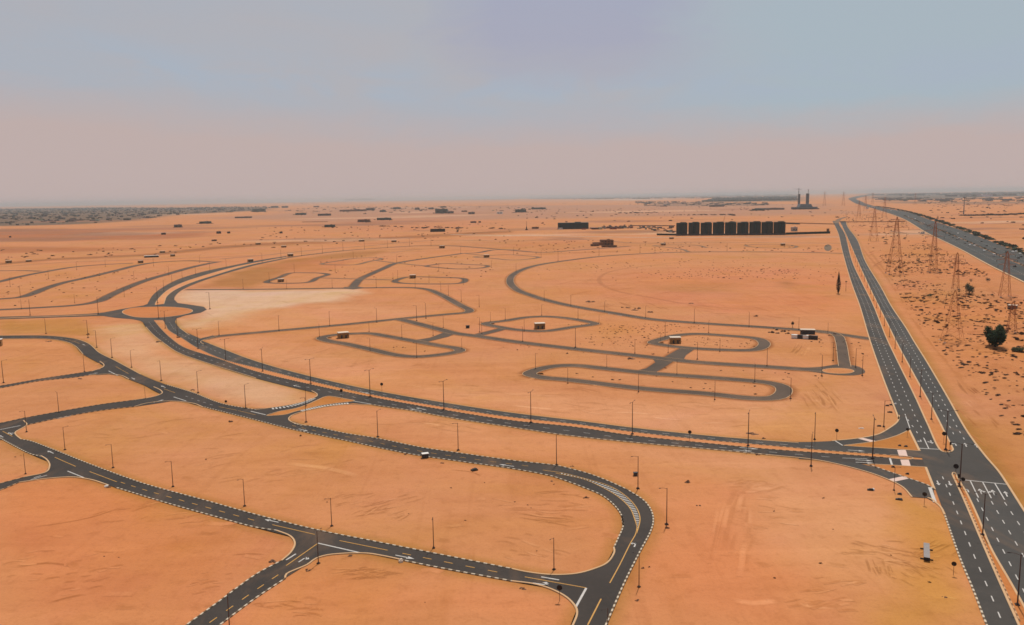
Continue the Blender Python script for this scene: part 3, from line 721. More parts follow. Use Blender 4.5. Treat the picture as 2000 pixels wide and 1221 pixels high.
# ================================================================== painted markings
wm, ym = [], []
mid = lambda a, b: (a + b) / 2
FC = mid(FL, FR); sF = arclen(FC)
def s_at(C, px, py):
    p = np.array(G(px, py)); return arclen(C)[np.argmin(((C - p) ** 2).sum(1))]
for p, q in (((560,835),(1040,913)),): ym += dashes(FC, 2.6, 6.6, .22, 0, s_at(FC, *p), s_at(FC, *q))
wm += dashes(FC, 3, 7.5, .2, 0, s_at(FC, 20, 659), s_at(FC, 125, 664))
for p, q in (((225,717),(262,738)), ((322,760),(352,772)), ((430,795),(500,811)), ((130,663),(160,674))): ym += dashes(FC, 14, 15, .25, 0, s_at(FC, *p), s_at(FC, *q))
wm += dashes(FC, 2.4, 6.6, .2, 0, s_at(FC, 360, 775), s_at(FC, 430, 795))
HC = mid(HL, HR)
ym += dashes(HC, 2.8, 6.8, .28, 0, s_at(HC, 235, 942), s_at(HC, 520, 1022)) + dashes(HC, 2.8, 6.8, .28, 0, s_at(HC, 790, 1081), s_at(HC, 1010, 1125))
for p, q in (((107,894),(148,912)), ((175,922),(228,942)), ((532,1026),(615,1045)), ((663,1057),(757,1076)), ((1025,1128),(1145,1149.5))): ym.append(line_px(p, q, .3))
ym.append(line_px((559,1106), (620,1063), .32)); ym.append(line_px((5,843), (24,853), .3))
KC = curve([(580,1100),(530,1133),(462,1180),(410,1217),(350,1258)], 3)
ym += dashes(KC, 2.6, 6.0, .3, 0, 8)
ym += poly_line([(1085,925),(1105,929),(1140,937),(1175,952),(1207,971),(1230,993),(1240,1016),(1244,1031),(1241,1045),(1232,1061),(1210,1105),(1191,1140)], .3)
ym += poly_line([(1060,919),(1100,925),(1140,935),(1190,950),(1220,968),(1242,991),(1250,1013),(1247,1031),(1243,1043)], .3)
ym.append(line_px((1174,1171), (1148,1222), .35))
hl, hr = resample(curve([(1095,926.5),(1140,937.5),(1175,952.5),(1207,971.5),(1230,993.5),(1240,1016),(1243,1031)], 2), 42), resample(curve([(1097,924.6),(1140,935.5),(1190,950.5),(1220,968.5),(1241,991),(1249,1013),(1246,1031)], 2), 42)
for i in range(42):
    a, b = hl[i], hr[i]; j = min(i + 1, 41); t = (hl[j] - hl[j - 1]); t = t / np.linalg.norm(t) * .55
    a2, b2 = a + (b - a) * .12, b - (b - a) * .12
    wm.append([tuple(a2), tuple(a2 + t), tuple(b2 + t), tuple(b2)])
def bars(px, n, wid, ln, side):
    C = resample(curve(px, 1), n); Nn = normals(C); T = np.stack([Nn[:, 1], -Nn[:, 0]], 1); out = []
    for i in range(n):
        p, q = C[i], C[i] + Nn[i] * ln * side; t = T[i] * wid / 2
        out.append([tuple(p - t), tuple(p + t), tuple(q + t), tuple(q - t)])
    return out
wm += bars([(532,797.4),(560,793.6),(590,786),(606,779)], 15, .9, 3.0, -1)
wm += bars([(594,804),(612,800),(640,794.5),(680,790)], 18, .9, 3.0, 1)
# stop lines, arrows, guide lines
for a, b, w in (((621,1062),(704,1081),.5), ((1145,1150),(1124,1188),.6), ((132,921),(164,934),.45), ((212,725),(230,734),.5), ((339,776),(364,784),.5), ((0,840),(40,832),.6), ((490,804),(519,811),.6),
                ((559,1095),(578,1083),.5), ((1057,1128),(1092,1134),.45), ((690,784),(725,790),.5), ((60,938),(92,929),.4), ((66,934),(80,930),.4),
                ((1874,937.5),(1966,947),.5), ((1895,940),(1911,973),.35), ((1919,942),(1936,974),.35), ((1943,945),(1962,977),.35), ((1796,876.5),(1835,878.5),.55), ((1804,856),(1814,877),.35),
                ((1769,814),(1777,837),.35), ((1738,896),(1742,908.5),.7), ((1816,953),(1826,982),1.1), ((1631.5,862),(1646,871),.5), ((1645,895.5),(1694,897),.3)):
    wm.append(line_px(a, b, w))
for A in ((531,1018.5,505,1013,5.5,'s'), (790,1089,815,1094,6,'s'), (594,1092,612,1080,5,'r'), (1062,1143,1090,1147,6,'l'), (1241,1064,1249,1045,4,'l'), (99,884,85,878,5.5,'s'), (20,848,5,840,5,'b'), (2,853,-10,848,5,'s'),
          (260,740,272,746,6,'s'), (319,756,305,750,6,'s'), (310,784,325,780,6,'s'), (182,730.5,200,727,6,'s'), (122,816,105,819,7,'s'), (164,674,150,668,6,'s'), (592,840.5,610,845,6,'s'), (990,910,970,907,6,'s'), (580,755,560,750,7,'s'), (712,767.5,740,773,7,'s'), (812,801,780,796,7,'s'),
          (822,799,800,795,6,'s'), (1450,881,1500,885,7,'s'), (1462,876.5,1500,880,7,'s'), (1672,881,1700,883,6,'s'), (1687,900,1720,902,6,'s'), (1688,904.5,1720,906,6,'s'),
          (1890,958,1884,945,4.5,'l'), (1915,961,1908,945,5,'b'), (1940,963,1932,946,5,'t'), (1965,966,1956,948,5,'s'), (1832,944,1840,962,4.5,'s'), (1855,945,1864,964,4.5,'s'), (1799,863,1805,876,4.5,'r'), (1819,864,1826,877,4.5,'b'),
          (1866,868,1858,852,5,'l'), (1886,870,1877,852,5,'s'), (1907,871.5,1897,852,5,'s'), (1210,606.7+10,1240,620,6,'s'), (1192,614,1160,609,7,'s')):
    wm += arrow(*A)
# lane lines of the highway and the boulevard
A1C = mid(M1L, M1R); A2C = mid(M2L, M2R)
def lane(Lc, Rc, f): return Lc + (Rc - Lc) * f
for f in (.33, .67):
    C = lane(M1L, M1R, f); wm += dashes(C, 2.8, 9.5, .3, 0, s_at(C, 1655, 490), s_at(C, 1800, 850))
C = lane(M1L, M1R, .52); wm += dashes(C, 3, 8.4, .28, 0, s_at(C, 1828, 930), None)
for f in (.35, .67):
    C = lane(M2L, M2R, f); wm += dashes(C, 2.8, 9.5, .3, 0, s_at(C, 1690, 500), s_at(C, 1890, 860))
for a, b in (((1908,975),(2012,1180)), ((1936,980),(2060,1190)), ((1962,982),(2100,1190))):
    wm += dashes(curve([a, b], 4), 3, 8.2, .28)
for Lc, Rc in ((B1L, B1R), (B2L, B2R)):
    C = mid(Lc, Rc); wm += dashes(C, 3, 9.5, .22, 0, 20, s_at(C, 1630, 888))
for y, xs_ in ((559, (1668, 1675, 1683, 1710, 1716)), (634, (1692, 1704, 1715)), (674, (1706.5, 1718.5, 1730.5, 1759, 1771, 1783))):
    for x in xs_: wm.append(line_px((x - 1, y), (x + 1, y), .8))
wm += dashes(HL_, 4, 12, .4) + dashes(HR_, 4, 12, .4)
quad_marks('road_marking', wm, WHITE); quad_marks('yellow_road_marking', ym, YELLOW)
cw = [[G(*p) for p in q] for q in ([(1674,857),(1685.5,856),(1713,863),(1703.5,865)], [(1752,879.6),(1769,879.6),(1773,892.6),(1756,892)], [(1758.4,898.8),(1775,898.9),(1779,912),(1762,911.5)], [(1736,937),(1771,929.5),(1781,934.5),(1746,942)])]
quad_marks('crosswalk_marking', cw, PINK)

assert ZL[0] < ZM - .003, ZL
# ================================================================== things
POLE = make_flat('brown_painted_steel', (.075, .042, .034), .6, .15, 2, .2)
HEAD = make_flat('dark_lamp_housing', (.03, .022, .02), .5, .1, 2)
CONC = make_flat('grey_concrete', (.33, .30, .28), .9, .2, .8)
DARKC = make_flat('dark_footing', (.05, .035, .03), .9, .2, 1.5)
BLACKM = make_flat('black_metal', (.018, .016, .016), .55, .2, 1.5)
PALE = make_flat('pale_roof_sheet', (.62, .52, .42), .7, .12, .7)
OCHRE = make_flat('ochre_plaster', (.30, .165, .06), .9, .2, .5)
BROWNW = make_flat('brown_blockwork', (.19, .095, .055), .9, .2, .4)
TEAL = make_flat('shade_dark_teal', (.003, .022, .026), .9, .25, .15)  # teal deepened so the facade's shade sits in the base colour
TEAL2 = make_flat('grey_teal_slab', (.05, .085, .08), .9, .2, .3)
GLASS = make_flat('dark_window_glass', (.012, .02, .022), .2, .2, 1, 0, .5)
RUST = make_flat('weathered_lattice_steel', (.32, .115, .042), .8, .2, .6)
BLUEG = make_flat('blue_grey_concrete', (.10, .125, .15), .9, .2, .1)
WHITEP = make_flat('white_panel', (.72, .70, .66), .6, .1, .6)
DGREY = make_flat('dark_grey_panel', (.05, .048, .05), .7, .2, .6)
BARK = make_flat('dry_bark', (.06, .04, .025), .9, .2, 3)
STONE = make_flat('rubble_stone', (.17, .09, .055), .95, .3, .8)

ROADC = []
for px_ in (F_UP, H_UP, C1_UP, C2_UP, A1_R, A2_L, [(362,566),(500,565.3),(675,563),(832,565),(900,597),(875,614),(675,634),(500,650),(392,664)],
            [(1648,495),(1325,493),(1100,510),(1000,545),(1062,585),(1200,612),(1500,640),(1705,663)], [(792,626),(887,651),(1125,682),(1350,707),(1575,722)],
            [(428,511),(325,536),(250,561),(187,590),(0,605)], [(-40,833),(112,805),(345,768)], [(1034,731),(1125,714),(1275,730),(1500,748),(1510,778),(1250,759)]):
    c_ = curve(px_, 6); ROADC.append((c_, normals(c_)))
def road_dir(x, y):
    """angle towards the nearest street"""
    best = None
    for C, Nn in ROADC:
        d = ((C - (x, y)) ** 2).sum(1); i = int(np.argmin(d))
        if best is None or d[i] < best[0]: best = (d[i], C[i], Nn[i])
    v = best[1] - (x, y)
    if best[0] < 9: v = best[2]
    return math.atan2(v[1], v[0])

def face(px, py): x, y = G(px, py); return -math.atan2(x, y)
def at(px, py, dz=0.0):
    x, y = G(px, py); return (x, y, relief1(x, y) + dz)

# ------------------------------------------------------------------ street lamps
def make_lamp(double):
    H = 10.0; t = empty('street_lamp', (0, 0, 0))
    MB().box(0, 0, -.1, .9, .9, .45, 0, top=(.8, .8)).build('footing', DARKC, t)
    MB().lathe([(.2, .35), (.2, .55), (.14, .6), (.115, 5), (.085, H - .1), (.05, H)], n=8).build('pole', POLE, t)
    for s in ((1, -1) if double else (1,)):
        b = MB(); b.bar((0, 0, H - .25), (s * .9, 0, H + .05), .05, .045, 6); b.bar((s * .9, 0, H + .05), (s * 1.7, 0, H + .1), .045, .04, 6)
        arm = b.build('arm', POLE, t)
        h = MB(); h.box(s * 1.95, 0, H + .04, .6, .22, .1, 0, top=(.8, .6)); h.box(s * 1.95, 0, H, .5, .18, .04)
        h.build('lamp_head', HEAD, arm)
    return t
LAMPS = {False: make_lamp(False), True: make_lamp(True)}
bpy.context.view_layer.update()
TREES = {k: tree_of(v) for k, v in LAMPS.items()}
USED = {False: False, True: False}
def lamps(group, phrase, end, double, items, ratio=None):
    for i, it in enumerate(items):
        px, py = it[:2]; x, y = G(px, py)
        h = hgt(px, py, it[2]) if len(it) > 2 and it[2] else ratio * 10
        h = min(max(h, 5.5), 16.0)
        if not USED[double]: o = LAMPS[double]; USED[double] = True
        else: o = copy_tree(LAMPS[double], TREES[double])
        o.location = (x, y, relief1(x, y)); o.rotation_euler = (0, 0, road_dir(x, y)); o.scale = (h / 10,) * 3
        tag(o, f'{ORD[i]} {phrase}, counting from {end}', 'street lamp', group)
lamps('lamp posts along the boulevard median', 'double-armed lamp post along the curved boulevard median', 'the roundabout', True,
      [(323,642,607),(347,657,620),(387,682,642),(441,704,662),(513,726,681),(607,750,701),(723,776,722),(867,801,744),(1037,826,765),(1235,849,785),(1461,872,805),(1704,896,812)])
lamps('lamp posts on the highway median', 'tall dark lamp post on the highway median', 'the bottom corner', True,
      [(1987,1183,1081),(1919,1046,963),(1874,952,866),(1847,880,798),(1819,820,767),(1797,776,722),(1777,737,695),(1762,708,667),(1748,681,647),(1737,659,626),(1727,637,607),(1719,620,592),(1712,602,577),(1706,588,564),
       (1700,574,551),(1694,562,540),(1688,550,529),(1683,540,520),(1679,530,511),(1675,521,503),(1671,512,495),(1668,504,488),(1664,496,481),(1661,489,474),(1659,483,469),(1656,477,464),(1653,471,458),(1651,465,453),(1649,459,448),(1646,453,443)])
lamps('lamp posts of the ring street', 'lamp post on the outer side of the ring street', 'the left edge', False,
      [(172,660,625),(189,679,645),(219,699,661),(257,718,684),(315,744,704),(387,768,725),(480,798,751),(598,794,758),(598,825,776),(738,854,802),(895,880,826),(1087,909,850),(1246,955,891),(1302,1025,953),(1248,1147,1083),(1187,1254,1188)])
lamps('lamp posts of the lower street', 'lamp post above the lower diagonal street', 'the left edge', False,
      [(52,844,802),(127,879,834),(221,914,867),(338,951,900),(478,989,935),(648,1028,972),(847,1071,1010),(1082,1113,1050)])
lamps('lamp posts in the left corner blocks', 'lone lamp post beside the short branch streets', 'the left edge', False,
      [(7,748,704),(50,926,885),(115,806,766),(165,726,694),(284,779,755)])
lamps('lamp posts at the bottom branch', 'dark lamp post beside the bottom branch street', 'the frame bottom', False, [(449,1236,1158),(622,1101,1037)])
lamps('lamp posts south of the boulevard end', 'lamp post near the boulevard junction with the highway', 'the west', False,
      [(1584,911,848),(1591,859,805),(1726,834,782),(1746,958,912)])
lamps('lamp posts of the roundabout', 'lamp post by the roundabout and its western street', 'the left edge', False,
      [(42,604,584),(59,616,585),(90,652,622),(192,614,578),(308,592,560),(310,622,587),(410,604,568)])
lamps('lamp posts of the north-west avenue', 'small lamp post along the avenue north of the roundabout', 'the roundabout', False,
      [(320,568,547),(336,554,536),(356,543,528),(382,536,519),(410,530,512),(442,522,507),(475,564,545),(512,512,494),(549,505,487),(589,500,482),(630,495,477),(670,490,472),(712,487,470),(757,484,467),(800,481,465),(842,480,464)])
lamps('lamp posts round the pale plot', 'lamp post by the street around the pale plot', 'its west corner', False,
      [(428,655,627),(545,646,616),(644,637,608),(736,630,602),(814,627,597),(832,622,592),(866,640,617),(936,600,577),(901,589,566),(876,577,557),(861,567,550),(811,561,545),(735,562,541),(649,562,545),(560,565,547)])
lamps('lamp posts along the middle street', 'lamp post along the straight middle street', 'its west end', False,
      [(846,656,632),(937,649,620),(941,652,628),(1021,667,638),(1124,679,640),(1240,690,662),(1305,689,664),(1362,702,668),(1498,715,680),(1605,735,693),(1684,734,695),(1671,718,680),(1627,705,668)])
lamps('lamp posts round the lower loop street', 'lamp post around the long lower loop street', 'its west end', False,
      [(1046,721,690),(1109,749,719),(1185,717,693),(1247,766,730),(1322,731,704),(1396,781,745),(1474,746,711),(1544,779,738)])
lamps('lamp posts of the upper loops', 'lamp post around the small hut loops', 'the west', False,
      [(624,658,633),(721,648,628),(723,686,660),(785,660,634),(814,699,668),(902,682,660),(958,628,609),(987,624,602),(1024,647,623),(1058,616,595),(1129,623,601),(1170,632,615),(1290,665,648),(1299,658,629),(1384,650,626),(1406,687,661)])
lamps('lamp posts of the great curve', 'lamp post along the great curving street', 'its west bend', False,
      [(1008,532,515),(1063,588,568),(1115,598,576),(1181,609,588),(1261,621,598),(1356,631,603),(1463,638,610),(1560,644,620),(1617,650,630),(1090,509,492),(1170,499,483),(1250,494,478),(1330,491,476),(1420,490,475)])
lamps('small lamp posts of the far loops', 'small faint lamp post among the far loop streets', 'the left', False,
      [(526,550,532),(575,533,516),(655,532,515),(777,545,528),(768,549,533),(838,552,536),(905,556,540),(857,530,514),(775,513,498),(900,495,481),(960,523,508),(1003,497,483),(1057,503,489),(690,504,490)])
lamps('small lamp posts of the western streets', 'small faint lamp post among the western streets', 'the left', False,
      [(20,560,541),(40,581,558),(95,545,527),(146,592,574),(150,527,511),(206,521,506),(243,580,562),(262,547,529),(300,520,504),(330,538,520),(390,513,498)])

# ------------------------------------------------------------------ road signs
def make_sign():
    t = empty('road_sign', (0, 0, 0))
    MB().bar((0, 0, -.1), (0, 0, 3.2), .06, .05, 6).build('post', POLE, t)
    b = MB(); n = 16
    b.add([(.62 * math.cos(2 * math.pi * i / n), y, 3.1 + .62 * math.sin(2 * math.pi * i / n)) for y in (-.09, -.05) for i in range(n)],
          [tuple(range(n)), tuple(range(2 * n - 1, n - 1, -1))] + [(i, n + i, n + (i + 1) % n, (i + 1) % n) for i in range(n)])
    b.build('sign_disc', BLACKM, t); return t
sg0 = make_sign(); bpy.context.view_layer.update(); sgt = tree_of(sg0)
for i, (px, py, s, lab) in enumerate([(1093,1174,1.15,'dark round sign at the corner of the bottom ring junction'), (1805,986,1.15,'dark round sign beside the slip lane mouth below the crosswalk'), (1862,1123,1.0,'dark round sign on bare sand beside the lower highway kerb'),
                                    (1772,853,1.0,'dark round sign at the tip of the upper corner island'), (1843,866,1.3,'dark round sign on the rounded nose of the highway median'), (1866,934,1.4,'dark round sign at the start of the lower highway median'), (1880,955,1.1,'dark round sign on the lower median beside the turning lane'),
                                    (667,778,1.3,'black round sign on the splitter island between boulevard and ring street'), (746,765,1.3,'small sign on sand north of the boulevard, east of the splitter'), (1347,861,1.2,'small sign post on the boulevard median near its straight end'), (442,796,1.0,'small sign on sand above the ring street, west of splitter'), (1634,858,1.2,'small sign beside the start of the upper slip lane')]):
    o = sg0 if i == 0 else copy_tree(sg0, sgt)
    o.location = at(px, py); o.scale = (s,) * 3; o.rotation_euler = (0, 0, face(px, py) + random.uniform(-.3, .3)); tag(o, lab, 'road sign', 'round signs by the streets')

# ------------------------------------------------------------------ substation huts
def hut(px, py, wpx, hpx, lab, wall=OCHRE, roof=PALE, turn=.18, dep=.75, group='small ochre utility huts', name='utility_hut', cat='hut'):
    s = mpp(px, py); W = wpx * s; Hh = max(2.2, hpx * s * .82); D = W * dep
    t = empty(name, at(px, py), face(px, py) + turn)
    wl = MB(); wl.box(0, D / 2, -.3, W, D, Hh + .3); wl.build('wall', wall, t)
    r = MB(); r.box(0, D / 2, Hh, W + .5, D + .5, .25); r.box(0, D / 2, Hh + .25, W * .9, D * .9, .08); r.build('roof', roof, t)
    for x in (-.22, .2):
        MB().box(x * W, -.03, 0, W * .16, .06, Hh * .62).build('door', DGREY, t)
    MB().box(.38 * W, -.03, Hh * .45, W * .12, .06, Hh * .2).build('vent', DGREY, t)
    return tag(t, lab, cat, group)
hut(672,661,20,13,'ochre utility hut with pale roof inside the left oblong street loop')
hut(1055.5,643,19,13,'ochre utility hut with pale roof inside the diamond shaped street loop')
hut(1320,671.5,20,14,'ochre utility hut with pale roof inside the right rounded street loop')
hut(549.5,551,11,7,'small brown utility hut on the slanted loop north of the pale plot')
hut(807,544,11,8,'small brown utility hut on the narrow loop beyond the pale plot bend')
hut(275.5,514,9,6,'small ochre hut at the end of the second western street')
hut(490,511.5,10,6,'small brown hut beside the avenue at its first far bend')
hut(568,501,10,6,'small brown hut on the north verge of the far avenue')
hut(864,485,10,6,'small red-brown hut beside the faint far loop, right of the avenue')
hut(951,503,10,6,'small brown hut on the tiny far loop left of the great curve')
hut(318,494,9,4,'low ochre hut beside the dirt track at far left')
hut(338,501,8,5,'low ochre hut just south of the dirt track at far left')
hut(1296,479.5,9,5,'small brown hut on the faint loop below the teal apartment row')
hut(1529.5,480,8,5,'small brown hut on the faint loop below the row end')
hut(1312,467,8,4,'small dark hut at the left foot of the teal apartment row')
hut(707,472,10,4,'low brown hut between the dirt track and the far avenue')
hut(770,473,9,4,'low brown hut on the verge where the far tracks meet')
hut(505,478,9,4,'dark low hut on the dirt track at the far left middle')
hut(555,483.5,9,4,'dark low hut between the dirt track and the avenue')
hut(57,511.5,9,4,'dark low hut on the dirt track near the left frame edge')
hut(18,514,10,6,'grey low hut at the far left edge beside the dirt track')
hut(1976,605,15,9,'dark flat-roofed hut in the scrub beside the nearest pylon legs', wall=DGREY, roof=PALE, turn=-.2, group=None, name='guard_hut')
hut(-6,677,16,16,'pale hut cut off by the left frame edge beside ring street', wall=OCHRE, roof=WHITEP, turn=-.2, group=None)
hut(296,503,26,4,'long low black shed with pale edge beside the dirt track', wall=BLACKM, roof=WHITEP, turn=0, dep=.3, group=None, name='shed', cat='shed')
hut(1578,653,26,10,'dark grey site office with a pale roof near the highway', wall=DGREY, roof=PALE, turn=.12, dep=.5, group=None, name='site_office', cat='site office')

# ------------------------------------------------------------------ site clutter by the office
def container(px, py, L, mat, lab, rz):
    t = empty('shipping_container', at(px, py), rz)
    b = MB(); b.box(0, 0, .15, L, 2.44, 2.5)
    for i in range(int(L / .6)):
        for sd_ in (-1, 1): b.box(-L / 2 + .4 + i * .6, sd_ * 1.235, .3, .25, .06, 2.2)
    b.build('body', mat, t)
    MB().box(L / 2 + .02, .6, .25, .05, 1.15, 2.3).build('door', DGREY, t); MB().box(L / 2 + .02, -.6, .25, .05, 1.15, 2.3).build('door', DGREY, t)
    return tag(t, lab, 'container', 'site containers beside the office')
for px, py, L, m, lab in ((1554.5,661,6,WHITEP,'white site container at the left end of the row by office'), (1566,661.5,6,DGREY,'dark site container, second from left in the row by office'), (1577,662.3,6,WHITEP,'white site container, third from left in the row by office'), (1588,663,6,DGREY,'dark site container at the right end of the row by office')):
    container(px, py, L, m, lab, face(px, py) + random.uniform(-.08, .08))
def rocks(seed, n, rad, hh, mat=STONE, name='rubble_pile'):
    rnd = random.Random(seed); b = MB()
    for k in range(n):
        a, r = rnd.uniform(0, 6.28), rad * math.sqrt(rnd.random()); s = rad * rnd.uniform(.25, .5); h = hh * rnd.uniform(.5, 1) * (1.1 - r / rad * .7)
        pr = [(s * .9, -.1), (s, h * .3), (s * .75, h * .75), (s * .3, h)]
        V0 = len(b.v); b.lathe(pr, math.cos(a) * r, math.sin(a) * r, 7)
        for i in range(V0, len(b.v)):
            x, y, z = b.v[i]; b.v[i] = (x + rnd.uniform(-.2, .2) * s, y + rnd.uniform(-.2, .2) * s, z + rnd.uniform(-.12, .12) * h)
    return b.build(name, mat)
def rubble(px, py, w, h, lab, mat=STONE, group='rubble heaps on the sand', name='rubble_pile', cat='rubble'):
    s = mpp(px, py); o = rocks(int(px * 7 + py), 7, w * s / 2, max(.3, h * s * .8), mat, name)
    o.location = at(px, py); o.scale = (1, .7, 1); return tag(o, lab, cat, group)
for i, (px, py, w_, h_) in enumerate([(1506,650,12,6),(1520,651,10,5),(1517,645,6,5),(1530,648,10,6),(1538,652,8,5),(1548,654,6,4),(1622,656,8,4),(1630,653,7,4)]):
    rubble(px, py, w_, h_, f'{ORD[i]} dark heap of building waste beside the site office, from the left', DARKC if i < 6 else STONE, 'waste heaps by the site office', 'waste_heap', 'waste heap')
for px, py, w_, h_, lab in [(1215,601,6,3,'small dark rubble heap at the left of the plot spoil line'), (1226,601,10,3,'dark rubble beside the small sand hill in the great curve'), (1246,603,12,6,'brown spoil hill with dark rubble inside the great curve'), (1153,590,16,5,'low brown spoil heap inside the great curve, left of rubble'),
        (1240,606,14,3,'dark broken slabs in front of the brown spoil hill'), (1270,610,14,4,'low ochre spoil mound right of the dark slabs'), (1478,618,10,4,'tiny ochre mound on the sand below the great field'), (1350,593,10,3,'tiny ochre mound on the faint circular track'),
        (1470,847,20,4,'dry ochre tuft mound beside the fourth median lamp, north of boulevard'), (1108,688+3,5,4,'small dark stump on sand left of the middle crossroad'), (450,824,9,7,'dark stump on sand below the ring street branch'), (587,852,5,5,'small black stone on sand under the ring street'),
        (1275,692,6,4,'small dark pile beside the middle street crossroad'), (1230,701,16,4,'row of dark stones by the middle street crossroad'), (1145,973,11,5,'white and dark stones on sand inside the lower right bend'), (1343,942,11,7,'dark lump with splayed edges on open sand beside the bend'),
        (602,1114,12,5,'white and dark slab rubble beside the bottom branch junction'), (1303,1032,8,6,'white and black rubble at the lamp base right of the bend'), (1244,1173,9,5,'pale rubble at the lamp base near the frame bottom'), (1256,1110,7,4,'low brown stones beside the ring street, lower right'), (1268,1108,4,5,'tiny dark upright stones right of the lower ring street'),
        (1364,988,10,3,'thin pale chips on open sand right of the bend'), (1079,940,8,3,'brown stones on sand inside the bend beside the kerb'), (1118,911,8,3,'brown stones beside the ring street above the bend'), (792,888,7,3,'brown stones beside the ring street, left of black cabinet'), (864,905,8,3,'brown stones on sand right of the black cabinet'),
        (1021,1142+8,14,4,'brown scattered stones at the inner corner of bottom junction'), (685,1086,10,4,'brown spoil beside the bottom branch stop line'), (530,1105-8,16,6,'dark broken spoil along the bottom branch kerb'), (1845,1167,10,3,'white chips on the ochre sand beside the highway'), (1480,889,9,3,'dark stones on sand south of the boulevard'), (1491,857,7,4,'dark stones on sand north of the boulevard'),
        (212,952,10,4,'dark stone beside a pale block at left street corner'), (378,762,10,4,'brown curved spoil beside the ring street on the left'), (95,667,12,3,'brown spoil inside the left ring street curve'), (158,740,10,3,'pale spoil at the first left branch mouth'), (310,668,12,5,'dark stones on the boulevard median near the roundabout'), (348,660,10,5,'dark stones on the boulevard median below the roundabout'),
        (172,654,6,5,'dark stones beside the lamp above the ring street corner'), (830,1097+80,2,1,'tiny dark pebble on the bottom sand block'), (203,1087,4,2,'tiny dark pebble on the big lower left sand block'), (232,1089,3,2,'tiny brown pebble beside a darker one, lower left block')]:
    rubble(px, py, w_, h_, lab)

# cabinets, slabs and boxes
def cabinet(px, py, w, d, h, lab, top=WHITEP, body=BLACKM, turn=.2):
    t = empty('electrical_cabinet', at(px, py), face(px, py) + turn)
    MB().box(0, 0, 0, w, d, h).build('body', body, t); MB().box(0, 0, h, w + .3, d + .3, .15).build('roof', top, t)
    MB().box(-w * .24, -d / 2 - .02, .2, w * .44, .05, h - .4).build('door', DGREY, t); MB().box(w * .24, -d / 2 - .02, .2, w * .44, .05, h - .4).build('door', DGREY, t)
    return tag(t, lab, 'cabinet', 'electrical cabinets on the sand')
cabinet(830.5,894,2.4,1.6,1.7,'black electrical cabinet with a white top below the ring street')
cabinet(913.5,641,2.6,1.8,2.0,'black electrical cabinet left of the diamond shaped loop', BLACKM)
cabinet(1241,929,1.3,1.0,1.1,'dark electrical cabinet beside the lamp at the ring bend top', DGREY)
def slab(px, py, w, d, h, lab, mat, turn=0.0, name='concrete_slab'):
    b = MB(); b.box(0, 0, .0, w, d, h, 0, top=(.94, .94)); b.box(w * .1, d * .1, h, w * .6, d * .6, h * .5, .2)
    o = b.build(name, mat); o.location = at(px, py); o.rotation_euler = (0, 0, face(px, py) + turn); return tag(o, lab, 'slab', 'loose slabs left on the sand')
slab(926.5,919,2.4,1.6,.5,'tilted black slab with white edge on sand below the bend', BLACKM, .5)
slab(1700,958,2.0,.8,.45,'black slab with a white end on sand south of the boulevard', BLACKM, .1)
slab(1704.5,957.5,1.2,.8,.4,'white slab lying right of the black one south of boulevard', WHITEP, .2)
slab(1756,976.5,2.2,.8,.4,'blue-black slab on sand below the lower crosswalk', DGREY, 0)
slab(1757,966,1.4,.6,.4,'small dark slab just below the lower crosswalk lamp', DGREY, 0)
slab(1733,793,1.6,.7,.4,'dark slab beside the highway kerb, lower of two', BLACKM, 0); slab(1740,791.5,1.4,.6,.4,'dark slab touching the highway kerb, upper of two', BLACKM, 0)
slab(1738,806,2.2,.7,.4,'brown slab beside the highway kerb near the slip curve', DARKC, 0); slab(1748.5,790.5,1.2,.7,.5,'white block lying on the highway kerb line', WHITEP, .3)
slab(1717,833,1.8,.6,.4,'dark slab beside the lamp in the slip lane curve', BLACKM, 0); slab(1682,837,2.2,.5,.2,'white sheet lying on sand above the slip lane', WHITEP, .2)
slab(1757,872,1.2,.6,.5,'first dark slab on the upper corner island', DGREY, 0); slab(1769,873.5,1.4,.6,.5,'second dark slab on the upper corner island', DGREY, .1)
slab(1744,914,1.3,.5,.5,'dark slab at the top edge of the lower corner island', BLACKM, 0); slab(1772,927.5,1.3,.5,.5,'dark slab above the crosswalk on the lower corner island', BLACKM, 0)
slab(208,951,1.3,.9,.4,'pale block beside a dark stone at the left street corner', WHITEP, .2); slab(783,1098,1.1,.9,.6,'cream block at the kerb end below the lower street', PALE, .4)
bt = empty('precast_beam', at(1810, 1097), face(1810, 1097) + .03)
MB().prism([(0, .35), (0, 1.15), (10.5, 1.15), (10.5, .35)], -.75, .75).build('beam', make_flat('weathered_precast_concrete', (.26, .235, .23), .9, .2, .8), bt)
for y in (1.2, 8.2): MB().box(0, y, 0, 3.2, .3, .35).build('timber_bearer', BARK, bt)
MB().box(0, -.06, .3, 1.56, .1, .9).build('end_shade', BLACKM, bt)  # black sheet that paints in the shade on the beam's end
tag(bt, 'long grey precast beam with shaded end lying on ochre sand', 'beam')
for px, py, lab in ((1855,881,'dark traffic signal cluster on the rounded median nose'), (1871,946,'dark traffic signal cluster at the lower median start')):
    t = empty('traffic_signal', at(px, py)); MB().bar((0, 0, 0), (0, 0, 3.4), .09, .07, 8).build('post', BLACKM, t)
    b = MB(); b.box(0, -.15, 2.5, .5, .3, 1.2); b.box(0, -.34, 2.45, .7, .05, 1.3); b.build('signal_head', BLACKM, t); MB().box(0, 0, -.1, 1.6, 1.2, .35).build('plinth', DARKC, t); tag(t, lab, 'traffic signal', 'signals at the highway crossing')

